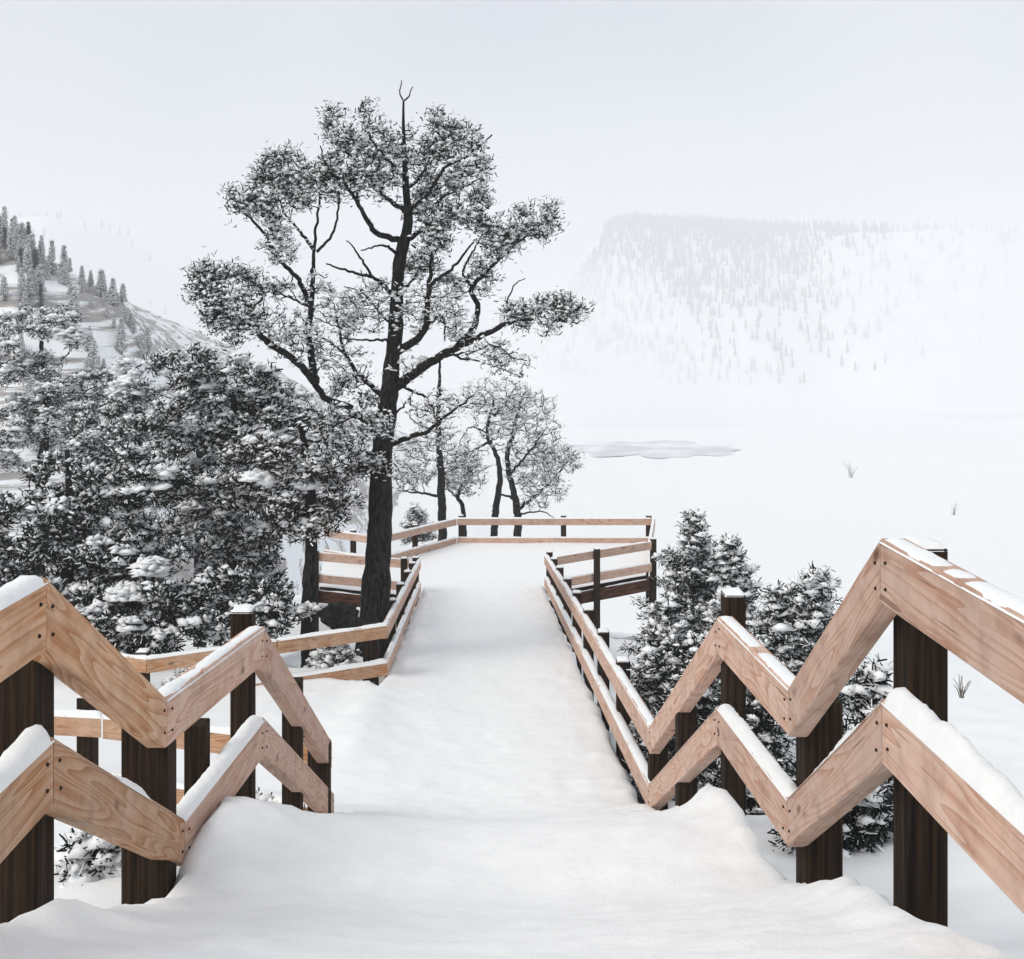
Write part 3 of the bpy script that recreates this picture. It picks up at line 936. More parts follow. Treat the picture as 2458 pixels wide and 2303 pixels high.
    for k, (cx, cy, rx, ry, n) in enumerate(masses):
        q = z4((cx, cy))
        c2 = nodes[np.argsort((nodes[:, 0] - q[0]) ** 2 + (nodes[:, 2] - q[2]) ** 2)[:12]]
        yc = np.median(c2[:, 1])
        kk = yc / Y0
        q = np.array([q[0] * kk, yc, EZ + (q[2] - EZ) * kk])
        sc = pxm / 1.6933 * kk
        pts = ellipsoid_pts(q, (1.3 * rx * sc, .9 * (rx + ry) * .5 * sc, 1.25 * ry * sc), int(n * (1.7 if k in sparse else 1.15)), rng)
        if k not in sparse:
            # needles gather in tufts with gaps between
            nc = max(4, len(pts) // 10)
            cen = ellipsoid_pts(q, (1.22 * rx * sc, 1.0 * (rx + ry) * .5 * sc, 1.18 * ry * sc), nc, rng)
            pts = cen[rng.integers(0, nc, len(pts))] + rng.normal(0, 1, pts.shape) * np.array([17, 17, 17]) * sc
        tips.append(pts)
        barey.append(np.full(len(pts), k in sparse))
    tips = np.concatenate(tips); bare = np.concatenate(barey)
    for p, r in grow(nodes, tips, rng, .014, .12, .017, .007):
        v, f = tube(p, r, 4); g.add(v, f)
        for q in range(1, len(p)):
            if rng.random() < .45:
                snow_pts.append(p[q] + [0, 0, r[q] + .006]); snow_r.append(rng.uniform(.014, .03))
    stuff(link('branches', g.mesh('branches', base, True), M_BARK, T))
    g = Geo()
    full = tips[~bare]
    v, f = blades(full, 5, .05, .08, .024, .6, rng); g.add(v, f)
    half = tips[bare]
    v, f = blades(half, 3, .045, .06, .018, .4, rng); g.add(v, f)
    extra = full[rng.random(len(full)) < .8] + rng.normal(0, .09, (int(0), 3)) if False else full + rng.normal(0, .085, full.shape)
    v, f = blades(extra, 2, .05, .065, .022, .5, rng); g.add(v, f)
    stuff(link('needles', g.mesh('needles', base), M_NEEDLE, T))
    g = Geo()
    v, f = blobs(np.array(snow_pts), np.array(snow_r), .5, rng); g.add(v, f)
    tp = tips + rng.normal(0, .045, tips.shape) + [0, 0, .03]
    v, f = blobs(tp, np.full(len(tp), .046), .8, rng); g.add(v, f)
    tp = extra + rng.normal(0, .05, full.shape) + [0, 0, .03]
    v, f = blobs(tp, np.full(len(tp), .036), .7, rng); g.add(v, f)
    v, f = blades(tips, 2, .055, .07, .018, .5, rng); g.add(v, f)
    # packed snow in the big fork
    for p, rr in (((1020, 1225), .07), ((1050, 1205), .075), ((990, 1255), .06), ((975, 1170), .06), ((1000, 1145), .05), ((700, 1395), .06), ((760, 1430), .06)):
        v, f = blobs(ellipsoid_pts(z4(p, -.1), (.10, .06, .03), 14, rng), np.full(14, rr * .7), .6, rng); g.add(v, f)
    stuff(link('snow', g.mesh('snow', base, True), M_TSNOW, T))
tall_pine()

# ------------------------------------------------------------------ snow-laden bushy trees on the left
def bushy(name, label, cat, trunk_px, Y, masses, density=1.0, needle=None, snow=1.0, seed=1, trunk_w=30, group=None, blade=(.10, .032), lumps=(), bark=None):
    """trunk_px: list of (u,v) from foot to top; masses: (u, v, rx, ry) crown ellipses in photo pixels"""
    rng = np.random.default_rng(seed)
    base = at(*trunk_px[0], Y)
    base[2] = min(base[2], ground_z(base[0], base[1]) + .05)
    T = thing(name, label, cat, tuple(base), group)
    pm = Y / F
    pts = [base - [0, 0, .3]] + [at(u, v, Y) for u, v in trunk_px[1:]]
    rr = np.linspace(trunk_w * pm / 2, trunk_w * pm / 2 * .3, len(pts))
    P, R = resample(pts, rr, .12)
    P = jitter(P, .012, rng)
    v, f = tube(P, R, 10)
    g = Geo(); g.add(v, f)
    link('trunk', g.mesh('trunk', base, True), bark or M_BARK2, T)
    gb, gn, gs = Geo(), Geo(), Geo()
    nodes = P[len(P) // 4:]
    heads, hr = [], []
    for (u, vv, rx, ry) in masses:
        c = at(u, vv, Y)
        depth = .8 * rx * pm
        area = rx * ry * pm * pm * math.pi
        nb = max(3, int(area * 12.5 * density))
        b = ellipsoid_pts(c, (rx * pm, depth, ry * pm), nb, rng, .45)
        heads.append(b); hr.append(np.full(nb, 1.0))
    heads = np.concatenate(heads)
    for p, r in grow(nodes, heads, rng, .02, .12, .022, .007):
        v, f = tube(p, r * 1.3, 5); gb.add(v, f)
    stuff(link('branches', gb.mesh('branches', base, True), bark or M_BARK2, T))
    # every bough end is a flattened pad of needles, snow on its upper side
    k = int(21)
    rx = rng.uniform(.13, .30, (len(heads), 1))
    pad = np.repeat(heads, k, 0)
    d = rng.normal(0, 1, (len(pad), 3)); d /= np.linalg.norm(d, axis=1, keepdims=True)
    rr = rng.uniform(.0, 1, (len(pad), 1)) ** .4
    off = d * rr * np.repeat(rx, k, 0) * [1, 1, .58]
    cl = pad + off
    v, f = blades(cl, 6, .045, blade[0], blade[1], .2, rng); gn.add(v, f)
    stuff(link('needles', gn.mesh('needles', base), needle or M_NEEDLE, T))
    rel = off[:, 2] / (np.repeat(rx, k, 0)[:, 0] * .58)
    prob = snow * np.clip(.50 + .9 * rel, .10, 1)
    sel = rng.random(len(cl)) < prob
    sp = cl[sel] + rng.normal(0, .02, (sel.sum(), 3)) + [0, 0, .045]
    v, f = blobs(sp, rng.uniform(.04, .08, len(sp)), .7, rng); gs.add(v, f)
    sel = rng.random(len(cl)) < .40 * snow
    sp = cl[sel] + rng.normal(0, .06, (sel.sum(), 3))
    v, f = blobs(sp, np.full(len(sp), .036), .9, rng); gs.add(v, f)
    fr = cl[rng.random(len(cl)) < min(1, .75 * snow)]
    v, f = blades(fr, 3, .05, blade[0] * .8, blade[1] * .8, .3, rng); gs.add(v, f)
    pick = np.nonzero(rng.random(len(heads)) < .16 * snow)[0]
    for hk in pick:
        n_ = 12
        q = ellipsoid_pts(heads[hk] + [0, -.08, rx[hk, 0] * .45], (rx[hk, 0] * .9, rx[hk, 0] * .9, .07), n_, rng)
        v, f = blobs(q, rng.uniform(.06, .14, n_), .45, rng); gs.add(v, f)
    for (u, vv, rx_, ry_) in lumps:
        c = at(u, vv, Y - .75 * max(30, rx_) * pm)
        n = int(40 + rx_ * ry_ * pm * pm * 900)
        q = ellipsoid_pts(c, (rx_ * pm, rx_ * pm, ry_ * pm), n, rng)
        v, f = blobs(q, rng.uniform(.05, .14, n), .45, rng); gs.add(v, f)
    stuff(link('snow', gs.mesh('snow', base, True), M_TSNOW, T))
    return T

bushy('juniper_tree', 'broad dark juniper tree with thick snow pads left of the slim grey trunk', 'tree', [(560, 1560), (555, 1350), (570, 1150), (560, 950)], 21.0,
      [(560, 930, 130, 80), (470, 1000, 150, 90), (640, 1030, 110, 80), (540, 1130, 170, 100), (600, 1250, 120, 90), (480, 1280, 140, 100), (600, 1390, 110, 100), (440, 890, 90, 50)],
      1.0, None, 1.05, 21, 40, lumps=((620, 1165, 60, 26), (590, 1140, 40, 14), (420, 1120, 24, 12)))
bushy('juniper_tree', 'very dark juniper tree behind the tallest beam joint at the path edge', 'tree', [(150, 1600), (160, 1400), (170, 1250), (160, 1080)], 19.0,
      [(150, 1180, 150, 90), (60, 1270, 140, 90), (230, 1260, 130, 90), (110, 1370, 140, 90), (290, 1330, 130, 90), (30, 1420, 110, 70), (330, 1440, 110, 70), (200, 1420, 120, 80), (330, 1160, 110, 90)],
      1.15, None, .8, 22, 40, lumps=((140, 1215, 44, 18), (60, 1230, 40, 18)))
bushy('frosted_tree', 'pale frosted tree almost white with snow below the far wooded hill', 'tree', [(90, 1300), (100, 1150), (110, 1000), (100, 820)], 30.0,
      [(90, 800, 110, 80), (60, 930, 120, 80), (190, 930, 110, 70), (120, 1030, 160, 90), (230, 1040, 90, 80), (20, 1040, 80, 90)],
      .75, None, 2.6, 23, 34, blade=(.10, .026), lumps=((300, 880, 30, 30), (170, 800, 40, 25)))
bushy('frosted_tree', 'snow-crusted tree with white crest standing between the pale tree and the junipers', 'tree', [(330, 1350), (335, 1200), (330, 1050), (320, 930)], 26.0,
      [(320, 960, 90, 60), (270, 1040, 100, 70), (370, 1060, 90, 60), (330, 1150, 110, 70)],
      .8, None, 2.0, 24, 30, lumps=((340, 1000, 40, 16), (300, 930, 40, 25)))
bushy('juniper_tree', 'slim grey trunked tree with brownish foliage next to the tall pine', 'tree', [(738, 1560), (742, 1400), (748, 1260), (740, 1120), (720, 1020)], 18.6,
      [(740, 1080, 110, 70), (800, 1140, 90, 60), (700, 1170, 90, 60), (790, 1210, 90, 50), (700, 1250, 80, 50), (660, 1100, 70, 50)],
      .95, M_NEEDLE_BR, .85, 25, 40, lumps=((715, 1120, 40, 26), (740, 1160, 30, 14)), bark=M_BARK)
bushy('low_juniper', 'low blue-green juniper bush heaped with snow behind the side path railing', 'bush', [(340, 1640), (345, 1560), (350, 1480)], 18.2,
      [(330, 1490, 120, 60), (250, 1440, 80, 50), (420, 1400, 100, 70), (440, 1500, 90, 60), (530, 1480, 80, 70), (190, 1500, 60, 50)],
      1.1, M_SPRUCE, .9, 26, 20, lumps=((300, 1420, 40, 20), (360, 1360, 40, 22)))
bushy('low_juniper', 'dark low juniper bush between the slim trunk and the side path railing', 'bush', [(630, 1620), (632, 1540), (635, 1470)], 18.3,
      [(620, 1460, 70, 70), (680, 1480, 60, 50), (560, 1430, 60, 60)], 1.1, None, .6, 27, 20)
bushy('low_juniper', 'long dark juniper thicket at the foot of the trees behind the left railing', 'bush', [(150, 1660), (152, 1590), (155, 1520)], 18.0,
      [(40, 1490, 100, 70), (140, 1520, 110, 60), (240, 1540, 90, 50), (340, 1560, 90, 40), (60, 1580, 90, 50)], 1.2, None, .7, 29, 20)
bushy('juniper_tree', 'dim juniper tree filling the gap behind the broad dark one', 'tree', [(480, 1400), (480, 1200), (480, 1000)], 24.0,
      [(440, 1120, 120, 90), (400, 1220, 130, 90), (530, 1010, 120, 80), (650, 960, 90, 60)], .7, None, 1.3, 28, 34)

# ------------------------------------------------------------------ thin trees beyond the platform
def thin_tree(label, trunk, Y, fans, seed, tw, snow=.8, needles=True):
    rng = np.random.default_rng(seed)
    base = at(*trunk[0], Y)
    T = thing('thin_pine', label, 'tree', tuple(base), 'thin pines beyond the platform')
    pm = Y / F
    P, R = resample([base - [0, 0, 1.2]] + [at(u, v, Y + rng.normal(0, .1)) for u, v in trunk[1:]], np.linspace(tw * pm / 2, tw * pm * .12, len(trunk)), .15)
    P = jitter(P, .015, rng)
    g = Geo(); g.add(*tube(P, R, 9))
    link('trunk', g.mesh('trunk', base, True), M_BARK, T)
    gb, gn, gs = Geo(), Geo(), Geo()
    nodes = [P[len(P) // 4:]]
    for line, w in fans.get('limbs', []):
        Q = np.array([at(u, v, Y) for u, v in line])
        Q[:, 1] += np.linspace(0, rng.normal(0, .8), len(Q))
        Pl, Rl = resample(Q, np.linspace(w * pm / 2, w * pm * .12, len(Q)), .1)
        Pl = jitter(Pl, .015, rng)
        gb.add(*tube(Pl, Rl, 6)); nodes.append(Pl)
    tips = np.concatenate([ellipsoid_pts(at(u, v, Y), (1.15 * rx * pm, .9 * rx * pm, 1.15 * ry * pm), int(n * 1.45), rng) for u, v, rx, ry, n in fans['masses']])
    sp = []
    for p, r in grow(np.concatenate(nodes), tips, rng, .02, .05, .026, .010):
        gb.add(*tube(p, r, 4))
        for q in range(1, len(p)):
            if rng.random() < .45 * snow: sp.append(p[q] + [0, 0, r[q] + .01])
    stuff(link('branches', gb.mesh('branches', base, True), M_BARK2, T))
    gn.add(*blades(tips, 3, .06, .10, .022, .4, rng))
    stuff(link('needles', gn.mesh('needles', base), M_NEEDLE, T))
    gs.add(*blobs(np.array(sp), np.full(len(sp), .035), .6, rng))
    gs.add(*blades(tips, 4, .07, .10, .022, .4, rng))
    q = tips + rng.normal(0, .05, tips.shape) + [0, 0, .05]
    gs.add(*blobs(q, np.full(len(q), .055), .7, rng))
    stuff(link('snow', gs.mesh('snow', base, True), M_TSNOW, T))
thin_tree('straight slim pine with bare lower trunk just behind the platform corner', [(1062, 1290), (1060, 1180), (1055, 1080), (1052, 960), (1056, 880)], 37.0,
          dict(limbs=[([(1058, 1190), (1010, 1175), (960, 1160)], 8), ([(1058, 1140), (1110, 1120), (1140, 1090)], 8), ([(1054, 1040), (1000, 1020), (970, 990)], 7)],
               masses=[(1000, 1110, 60, 50, 90), (980, 1150, 50, 30, 50), (1020, 1040, 45, 40, 50), (1090, 1070, 40, 40, 40), (1060, 980, 40, 40, 30), (1110, 1110, 40, 40, 50)]), 41, 24)
thin_tree('short pine with grey-green tufts leaning over the platform railing', [(1118, 1290), (1112, 1230), (1100, 1190), (1120, 1140), (1130, 1110)], 38.0,
          dict(limbs=[([(1108, 1205), (1080, 1175), (1075, 1150)], 6)], masses=[(1115, 1150, 50, 40, 70), (1140, 1110, 40, 40, 40), (1090, 1160, 30, 30, 24)]), 42, 14)
thin_tree('crooked pine with leaning twisted trunk behind the middle of the platform railing', [(1185, 1300), (1190, 1230), (1200, 1150), (1190, 1090), (1170, 1040), (1185, 960)], 39.0,
          dict(limbs=[([(1180, 1060), (1130, 1080), (1080, 1092)], 7), ([(1170, 1040), (1130, 1030), (1110, 1060)], 5), ([(1185, 1000), (1220, 960), (1240, 920)], 7)],
               masses=[(1190, 1000, 55, 50, 80), (1160, 950, 50, 40, 50), (1230, 960, 50, 50, 60), (1210, 1050, 50, 50, 40)]), 43, 20)
thin_tree('wide fan-shaped pine spreading low branches behind the platform railing', [(1240, 1300), (1242, 1230), (1232, 1180), (1218, 1100), (1240, 1010), (1250, 960)], 40.0,
          dict(limbs=[([(1242, 1225), (1290, 1190), (1340, 1140), (1385, 1085)], 9), ([(1238, 1200), (1200, 1190), (1180, 1230)], 7), ([(1225, 1140), (1270, 1080), (1310, 1020)], 8),
                      ([(1244, 1235), (1300, 1225), (1340, 1240)], 5)],
               masses=[(1270, 1120, 60, 60, 110), (1330, 1110, 50, 40, 80), (1300, 1040, 50, 50, 60), (1250, 1000, 50, 50, 60), (1300, 1180, 60, 40, 60), (1370, 1100, 30, 30, 24), (1280, 960, 50, 40, 40)]), 44, 22)

# ------------------------------------------------------------------ young spruces
def conifer_parts(h, hw, rng, snow=1.0, dens=1.0, blade=(.075, .017)):
    """unit builder: returns trunk, needles, snow geometry around the origin (foot at z=0)"""
    gt, gn, gs = Geo(), Geo(), Geo()
    P = np.array([[0, 0, -.25], [.01 * h, 0, h * .35], [-.01 * h, .005 * h, h * .7], [0, 0, h]])
    gt.add(*tube(P, np.array([.035, .03, .018, .005]) * (h / 1.6), 7))
    z = .06 * h
    ph1, ph2 = rng.uniform(0, 6.28, 2)
    cl, sn, big = [], [], []
    while z < h * .97:
        t = z / h
        L = 1.12 * hw * (1 - t) ** .95 * (1 - .25 * math.exp(-t * 9)) + .05
        nb = max(3, int((4 + 6 * (1 - t)) * dens * rng.uniform(.7, 1.2)))
        a0 = rng.uniform(0, 6.28)
        for k in range(nb):
            a = a0 + 2 * math.pi * k / nb + rng.normal(0, .25)
            l = L * rng.uniform(.5, 1.25) * (1 + .32 * math.sin(a * 2 + ph1 + z * 2.2) * math.sin(z * 5 / h + ph2))
            tilt = .75 * t - .12 + rng.normal(0, .2)
            tip = np.array([math.cos(a) * l, math.sin(a) * l, z + l * tilt])
            root = np.array([0, 0, z])
            m = max(3, int(l / .055))
            s = np.linspace(.18, 1, m)[:, None]
            p = root + (tip - root) * s
            p[:, 2] -= .12 * l * np.sin(s[:, 0] * math.pi)
            gt.add(*tube(np.vstack([root, p[m // 2], tip]), np.array([.008, .006, .003]), 4))
            # side twigs
            sd = np.array([-math.sin(a), math.cos(a), 0])
            for q in range(m):
                w = .30 * l * (1 - .65 * s[q, 0]) + .02
                for e_ in (-1, 0, 1):
                    c = p[q] + sd * e_ * w * rng.uniform(.4, 1.0) + rng.normal(0, .012, 3)
                    cl.append(c)
                    if rng.random() < .8 * snow: sn.append(c + [0, 0, .03])
            if rng.random() < 1.1 * snow:
                big.append(p[rng.integers(m // 2, m)] + [0, 0, .035])
        z += h * .06 * rng.uniform(.5, 1.6)
    cl.append([0, 0, h * 1.0]); cl = np.array(cl)
    gn.add(*blades(cl, 6, .028, blade[0], blade[1], .1, rng, .6))
    gs.add(*blobs(np.array(sn), np.full(len(sn), .038), .7, rng))
    gs.add(*blades(cl, max(1, int(round(2 * snow))), .03, blade[0] * .8, blade[1] * .8, .25, rng, .6))
    if big:
        gs.add(*blobs(np.array(big), np.full(len(big), .085), .55, rng))
    return gt, gn, gs

def spruce(label, u, vt, vb, hwpx, Y, seed, snow=1.0, dens=1.0, group='young spruces by the railing', name='young_spruce', lean=0.0, blade=(.075, .017)):
    rng = np.random.default_rng(seed)
    top, foot = at(u, vt, Y), at(u, vb, Y)
    h = top[2] - foot[2]
    gt, gn, gs = conifer_parts(h, hwpx * Y / F, rng, snow, dens, blade)
    T = thing(name, label, 'spruce', tuple(foot), group)
    T.rotation_euler = (rng.normal(0, .05), lean + rng.normal(0, .06), 0)
    link('trunk', gt.mesh('trunk'), M_BARK2, T)
    stuff(link('needles', gn.mesh('needles'), M_SPRUCE, T))
    stuff(link('snow', gs.mesh('snow', smooth=True), M_TSNOW, T))
    return T
spruce('tallest young spruce on the slope beside the platform end post', 1665, 1240, 1600, 150, 16.0, 61, .9, 1.2)
spruce('slender young spruce right behind the capped stair post', 1785, 1296, 1640, 90, 14.5, 62, .9)
spruce('low spruce with frosted top between the capped stair post and the pointed spruce', 1868, 1405, 1680, 100, 12.8, 63, 1.3)
spruce('pointed young spruce next to the rising stair beam below its peak', 1962, 1368, 1690, 90, 12.6, 64, .95)
spruce('bushy young spruce hugging the ramp railing under the platform post', 1600, 1450, 1800, 110, 13.6, 65, .9, 1.25)
spruce('wide dark spruce low behind the lower stair zigzag', 1650, 1520, 1960, 150, 12.2, 66, .65, 1.3)
spruce('dark spruce seen between the two stair beams behind the second landing', 1830, 1540, 2080, 140, 10.6, 67, .5, 1.3)
spruce('small spruce showing between the rising stair beam and the big end post', 2085, 1585, 2060, 115, 9.2, 68, .8, 1.2)
spruce('round dark spruce under the lower beam of the top landing', 2010, 1760, 2090, 120, 8.6, 69, .4, 1.4)
spruce('small spruce tucked between tallest and slender spruces', 1735, 1420, 1720, 110, 13.8, 70, 1.0, 1.1)

def low_bush(label, u, vt, vb, hwpx, Y, seed, snow=.7, group=None):
    return spruce(label, u, vt, vb, hwpx, Y, seed, snow, 1.1, group, 'evergreen_seedling', blade=(.05, .014))
low_bush('dark evergreen seedling under the left lower beam in the snow bank', 245, 2010, 2215, 115, 6.2, 81, .7)
low_bush('evergreen seedling peeping out beside the foot of the left landing post', 470, 2075, 2200, 60, 6.9, 82, .7)
low_bush('tiny dark evergreen sprig half buried below the left landing beam', 600, 1950, 2000, 60, 7.9, 83, .5)
low_bush('small fir in the snow beyond the side path right of the tall pine', 1000, 1215, 1290, 42, 33.5, 84, .5)
low_bush('evergreen seedling in the snow under the side path railing', 800, 1540, 1620, 60, 17.9, 85, .8)
low_bush('evergreen seedling under the side path railing beside the capped left post', 470, 1600, 1690, 80, 16.8, 86, .9)

# boulder beside the tall pine's foot
bm = bmesh.new()
bmesh.ops.create_icosphere(bm, subdivisions=4, radius=1)
for v in bm.verts:
    n = mnoise.noise(v.co * 1.3) * .6 + mnoise.noise(v.co * 3.1) * .3
    v.co = v.co * (1 + n)
    v.co = Vector((v.co.x * .36, v.co.y * .3, v.co.z * .25))
me = bpy.data.meshes.new('boulder'); bm.to_mesh(me); bm.free()
p = at(822, 1482, 21.5)
B = link('boulder', me, M_ROCK, None, tuple(p)); tag(B, 'black boulder in the snow between slim trunk and tall pine', 'boulder')

# dry weeds poking through the snow
def weed(label, u, v, Y, hgt, n, seed):
    rng = np.random.default_rng(seed)
    p = at(u, v, Y)
    g = Geo()
    for k in range(n):
        a = rng.uniform(0, 6.28); s = rng.uniform(.2, .9)
        L = hgt * rng.uniform(.5, 1.1)
        tip = np.array([math.cos(a) * s * L, math.sin(a) * s * L, L])
        b0 = rng.normal(0, .08 * hgt, 3); b0[2] = -.2 * hgt
        g.add(*tube(np.array([b0, tip * .5 + rng.normal(0, .05 * hgt, 3), tip]), np.array([.012, .009, .005]) * hgt ** .5, 4))
    o = link('dry_weed', g.mesh('dry_weed'), M_TWIG, None, tuple(p))
    tag(o, label, 'weed')
weed('small dry weed in the snow just outside the big right post', 2310, 1668, 8.0, .12, 9, 1)
weed('patch of dry stalks standing on the open snowfield', 2045, 1140, 130, 1.7, 12, 2)
weed('sparse dry stalks lying low on the near edge of the snowfield', 2290, 1232, 90, .8, 12, 3)

# ------------------------------------------------------------------ lake in the valley
rng = np.random.default_rng(3)
n = 90
a = np.linspace(0, 2 * math.pi, n, endpoint=False)
rad = 1 + .16 * snoise(np.cos(a) * 2 + 5, np.sin(a) * 2 + 5, 6, 4, 1.6)
LX, LY = 56 + 28 * np.cos(a) * rad ** 3, 387 + 21 * np.sin(a) * rad ** 3
ring = np.stack([LX, LY, np.full(n, EZ - 49.42)], -1)
m_, nn, ll_, bb = new_mat('grey_lake_water')
bb.inputs['Base Color'].default_value = (0.60, 0.62, 0.66, 1)
bb.inputs['Roughness'].default_value = 0.5
sn_ = nn.new('ShaderNodeTexNoise'); sn_.inputs['Scale'].default_value = 0.09; sn_.inputs['Detail'].default_value = 6
tcl = nn.new('ShaderNodeTexCoord'); ll_.new(tcl.outputs['Object'], sn_.inputs['Vector'])
rl_ = ramp(nn, [(.42, (.58, .60, .65)), (.62, (.86, .87, .88))]); ll_.new(sn_.outputs['Fac'], rl_.inputs['Fac']); ll_.new(rl_.outputs['Color'], bb.inputs['Base Color'])
wv = nn.new('ShaderNodeTexNoise'); wv.inputs['Scale'].default_value = 0.6
tcw = nn.new('ShaderNodeTexCoord'); ll_.new(tcw.outputs['Object'], wv.inputs['Vector'])
bw = nn.new('ShaderNodeBump'); bw.inputs['Strength'].default_value = .4; bw.inputs['Distance'].default_value = .1
ll_.new(wv.outputs['Fac'], bw.inputs['Height']); ll_.new(bw.outputs['Normal'], bb.inputs['Normal'])
tag(link('lake', mesh_np('lake', ring, np.arange(n)[None]), m_), kind='structure')

# ------------------------------------------------------------------ wooded hill on the left
def mat_hill():
    m, n, l, b = new_mat('snowy_rock_hill')
    tc = n.new('ShaderNodeTexCoord')
    mp = n.new('ShaderNodeMapping'); mp.inputs['Scale'].default_value = (.05, .05, .55); mp.inputs['Rotation'].default_value = (0, .18, 0)
    l.new(tc.outputs['Object'], mp.inputs['Vector'])
    nz = n.new('ShaderNodeTexNoise'); nz.inputs['Scale'].default_value = 1.0; nz.inputs['Detail'].default_value = 7; nz.inputs['Roughness'].default_value = .65
    l.new(mp.outputs[0], nz.inputs['Vector'])
    r = ramp(n, [(.47, (.86, .88, .89)), (.52, (.36, .33, .31)), (.60, (.26, .25, .25)), (.67, (.84, .86, .87))])
    l.new(nz.outputs['Fac'], r.inputs['Fac']); l.new(r.outputs['Color'], b.inputs['Base Color'])
    b.inputs['Roughness'].default_value = .9
    return m
M_HILL = mat_hill()
HR = np.array([[-400, 9], [-75, 8.5], [-53.8, 7.2], [-51, 6.8], [-48.2, 4.2], [-45, 2.6], [-40.3, 0.0], [-38.4, -2.8], [-35.2, -7], [-30, -14], [-24, -24], [-14, -40], [0, -60]])
def hill_z(x, y):
    top = np.interp(x * 130 / np.maximum(y, 100), HR[:, 0], HR[:, 1]) + 1.2 * snoise(x, y, 17, 4, .11)
    base = ground_rel(x, y) - 3
    w = sstep(72, 128, y + 6 * snoise(x, y, 18, 2, .06))
    return np.where(w > 0, base + np.maximum(top - base, 0) * w, base)
hx = np.arange(-190, 2, 1.2); hy = np.concatenate([np.arange(66, 150, 1.2), np.arange(150, 420, 6)])
HX, HY = np.meshgrid(hx, hy)
HZ = hill_z(HX, HY)
idx = np.arange(HX.size).reshape(HX.shape)
fc = np.stack([idx[:-1, :-1], idx[:-1, 1:], idx[1:, 1:], idx[1:, :-1]], -1).reshape(-1, 4)
tag(link('hill', mesh_np('hill', np.stack([HX, HY, HZ + EZ], -1).reshape(-1, 3), fc, True), M_HILL), kind='structure')

# conifers on the hill: three shapes, copied
protos = []
for k in range(3):
    rng = np.random.default_rng(200 + k)
    hh, ww = ((4.2, .95), (3.2, .8), (5.0, .9))[k]
    gt, gn, gs = Geo(), Geo(), Geo()
    gt.add(*tube(np.array([[0, 0, -.6], [0, 0, hh * .5], [0, 0, hh]]), np.array([.12, .08, .02]), 6))
    z = hh * .12; cl = []
    while z < hh * .98:
        t = z / hh; L = ww * (1 - t) ** .85 + .08
        for q in range(int(7 + 6 * (1 - t))):
            a_ = rng.uniform(0, 6.28)
            for s_ in np.linspace(.3, 1, 4):
                cl.append([math.cos(a_) * L * s_, math.sin(a_) * L * s_, z - .25 * L * s_ * s_ + rng.normal(0, .04)])
        z += hh * .06
    cl = np.array(cl)
    gn.add(*blades(cl, 3, .09, .24, .06, -.1, rng))
    sel = rng.random(len(cl)) < .8
    gs.add(*blobs(cl[sel] + [0, 0, .08], np.full(sel.sum(), .15), .6, rng))
    gs.add(*blades(cl, 2, .1, .24, .06, -.1, rng))
    protos.append((gt.mesh('trunk'), gn.mesh('needles'), gs.mesh('snow', smooth=True)))
    protos[-1][0].materials.append(M_BARK2); protos[-1][1].materials.append(M_NEEDLE); protos[-1][2].materials.append(M_TSNOW)
def hill_tree(x, y, k, sc, label, group, snowy):
    z = float(hill_z(np.array([x]), np.array([y]))[0]) + EZ
    T = thing('hill_conifer', label, 'conifer', (x, y, z), group)
    T.scale = (sc, sc, sc * random.uniform(.85, 1.2)); T.rotation_euler = (0, 0, random.uniform(0, 6.28))
    for nm, me in zip(('trunk', 'needles', 'snow'), protos[k]):
        if nm == 'snow' and not snowy: continue
        o = link(nm, me, None, T)
        if nm != 'trunk': stuff(o)
random.seed(33)
for k in range(80):      # dark wood on the crest
    y = random.uniform(112, 165)
    x = -random.uniform(.378, .48) * y
    sn = random.random() < .65
    hill_tree(x, y, random.randrange(3), random.uniform(.4, .7), 'snow-dusted conifer in the wood on the crest of the far hill' if sn else 'dark bare conifer in the wood on the crest of the far hill',
              'conifers on the hill crest', sn)
for k in range(190):      # scattered snowy ones on the slope
    y = random.uniform(80, 130)
    u = random.uniform(-20, 330) + (130 - y) * 3
    x = (u - VX) * y / F
    sc = random.uniform(.25, .65)
    hill_tree(x, y, random.randrange(3), sc, 'larger snowy conifer scattered on the rocky slope of the far hill' if sc > .48 else 'little snowy conifer scattered on the rocky slope of the far hill',
              'conifers on the hill slope', True)

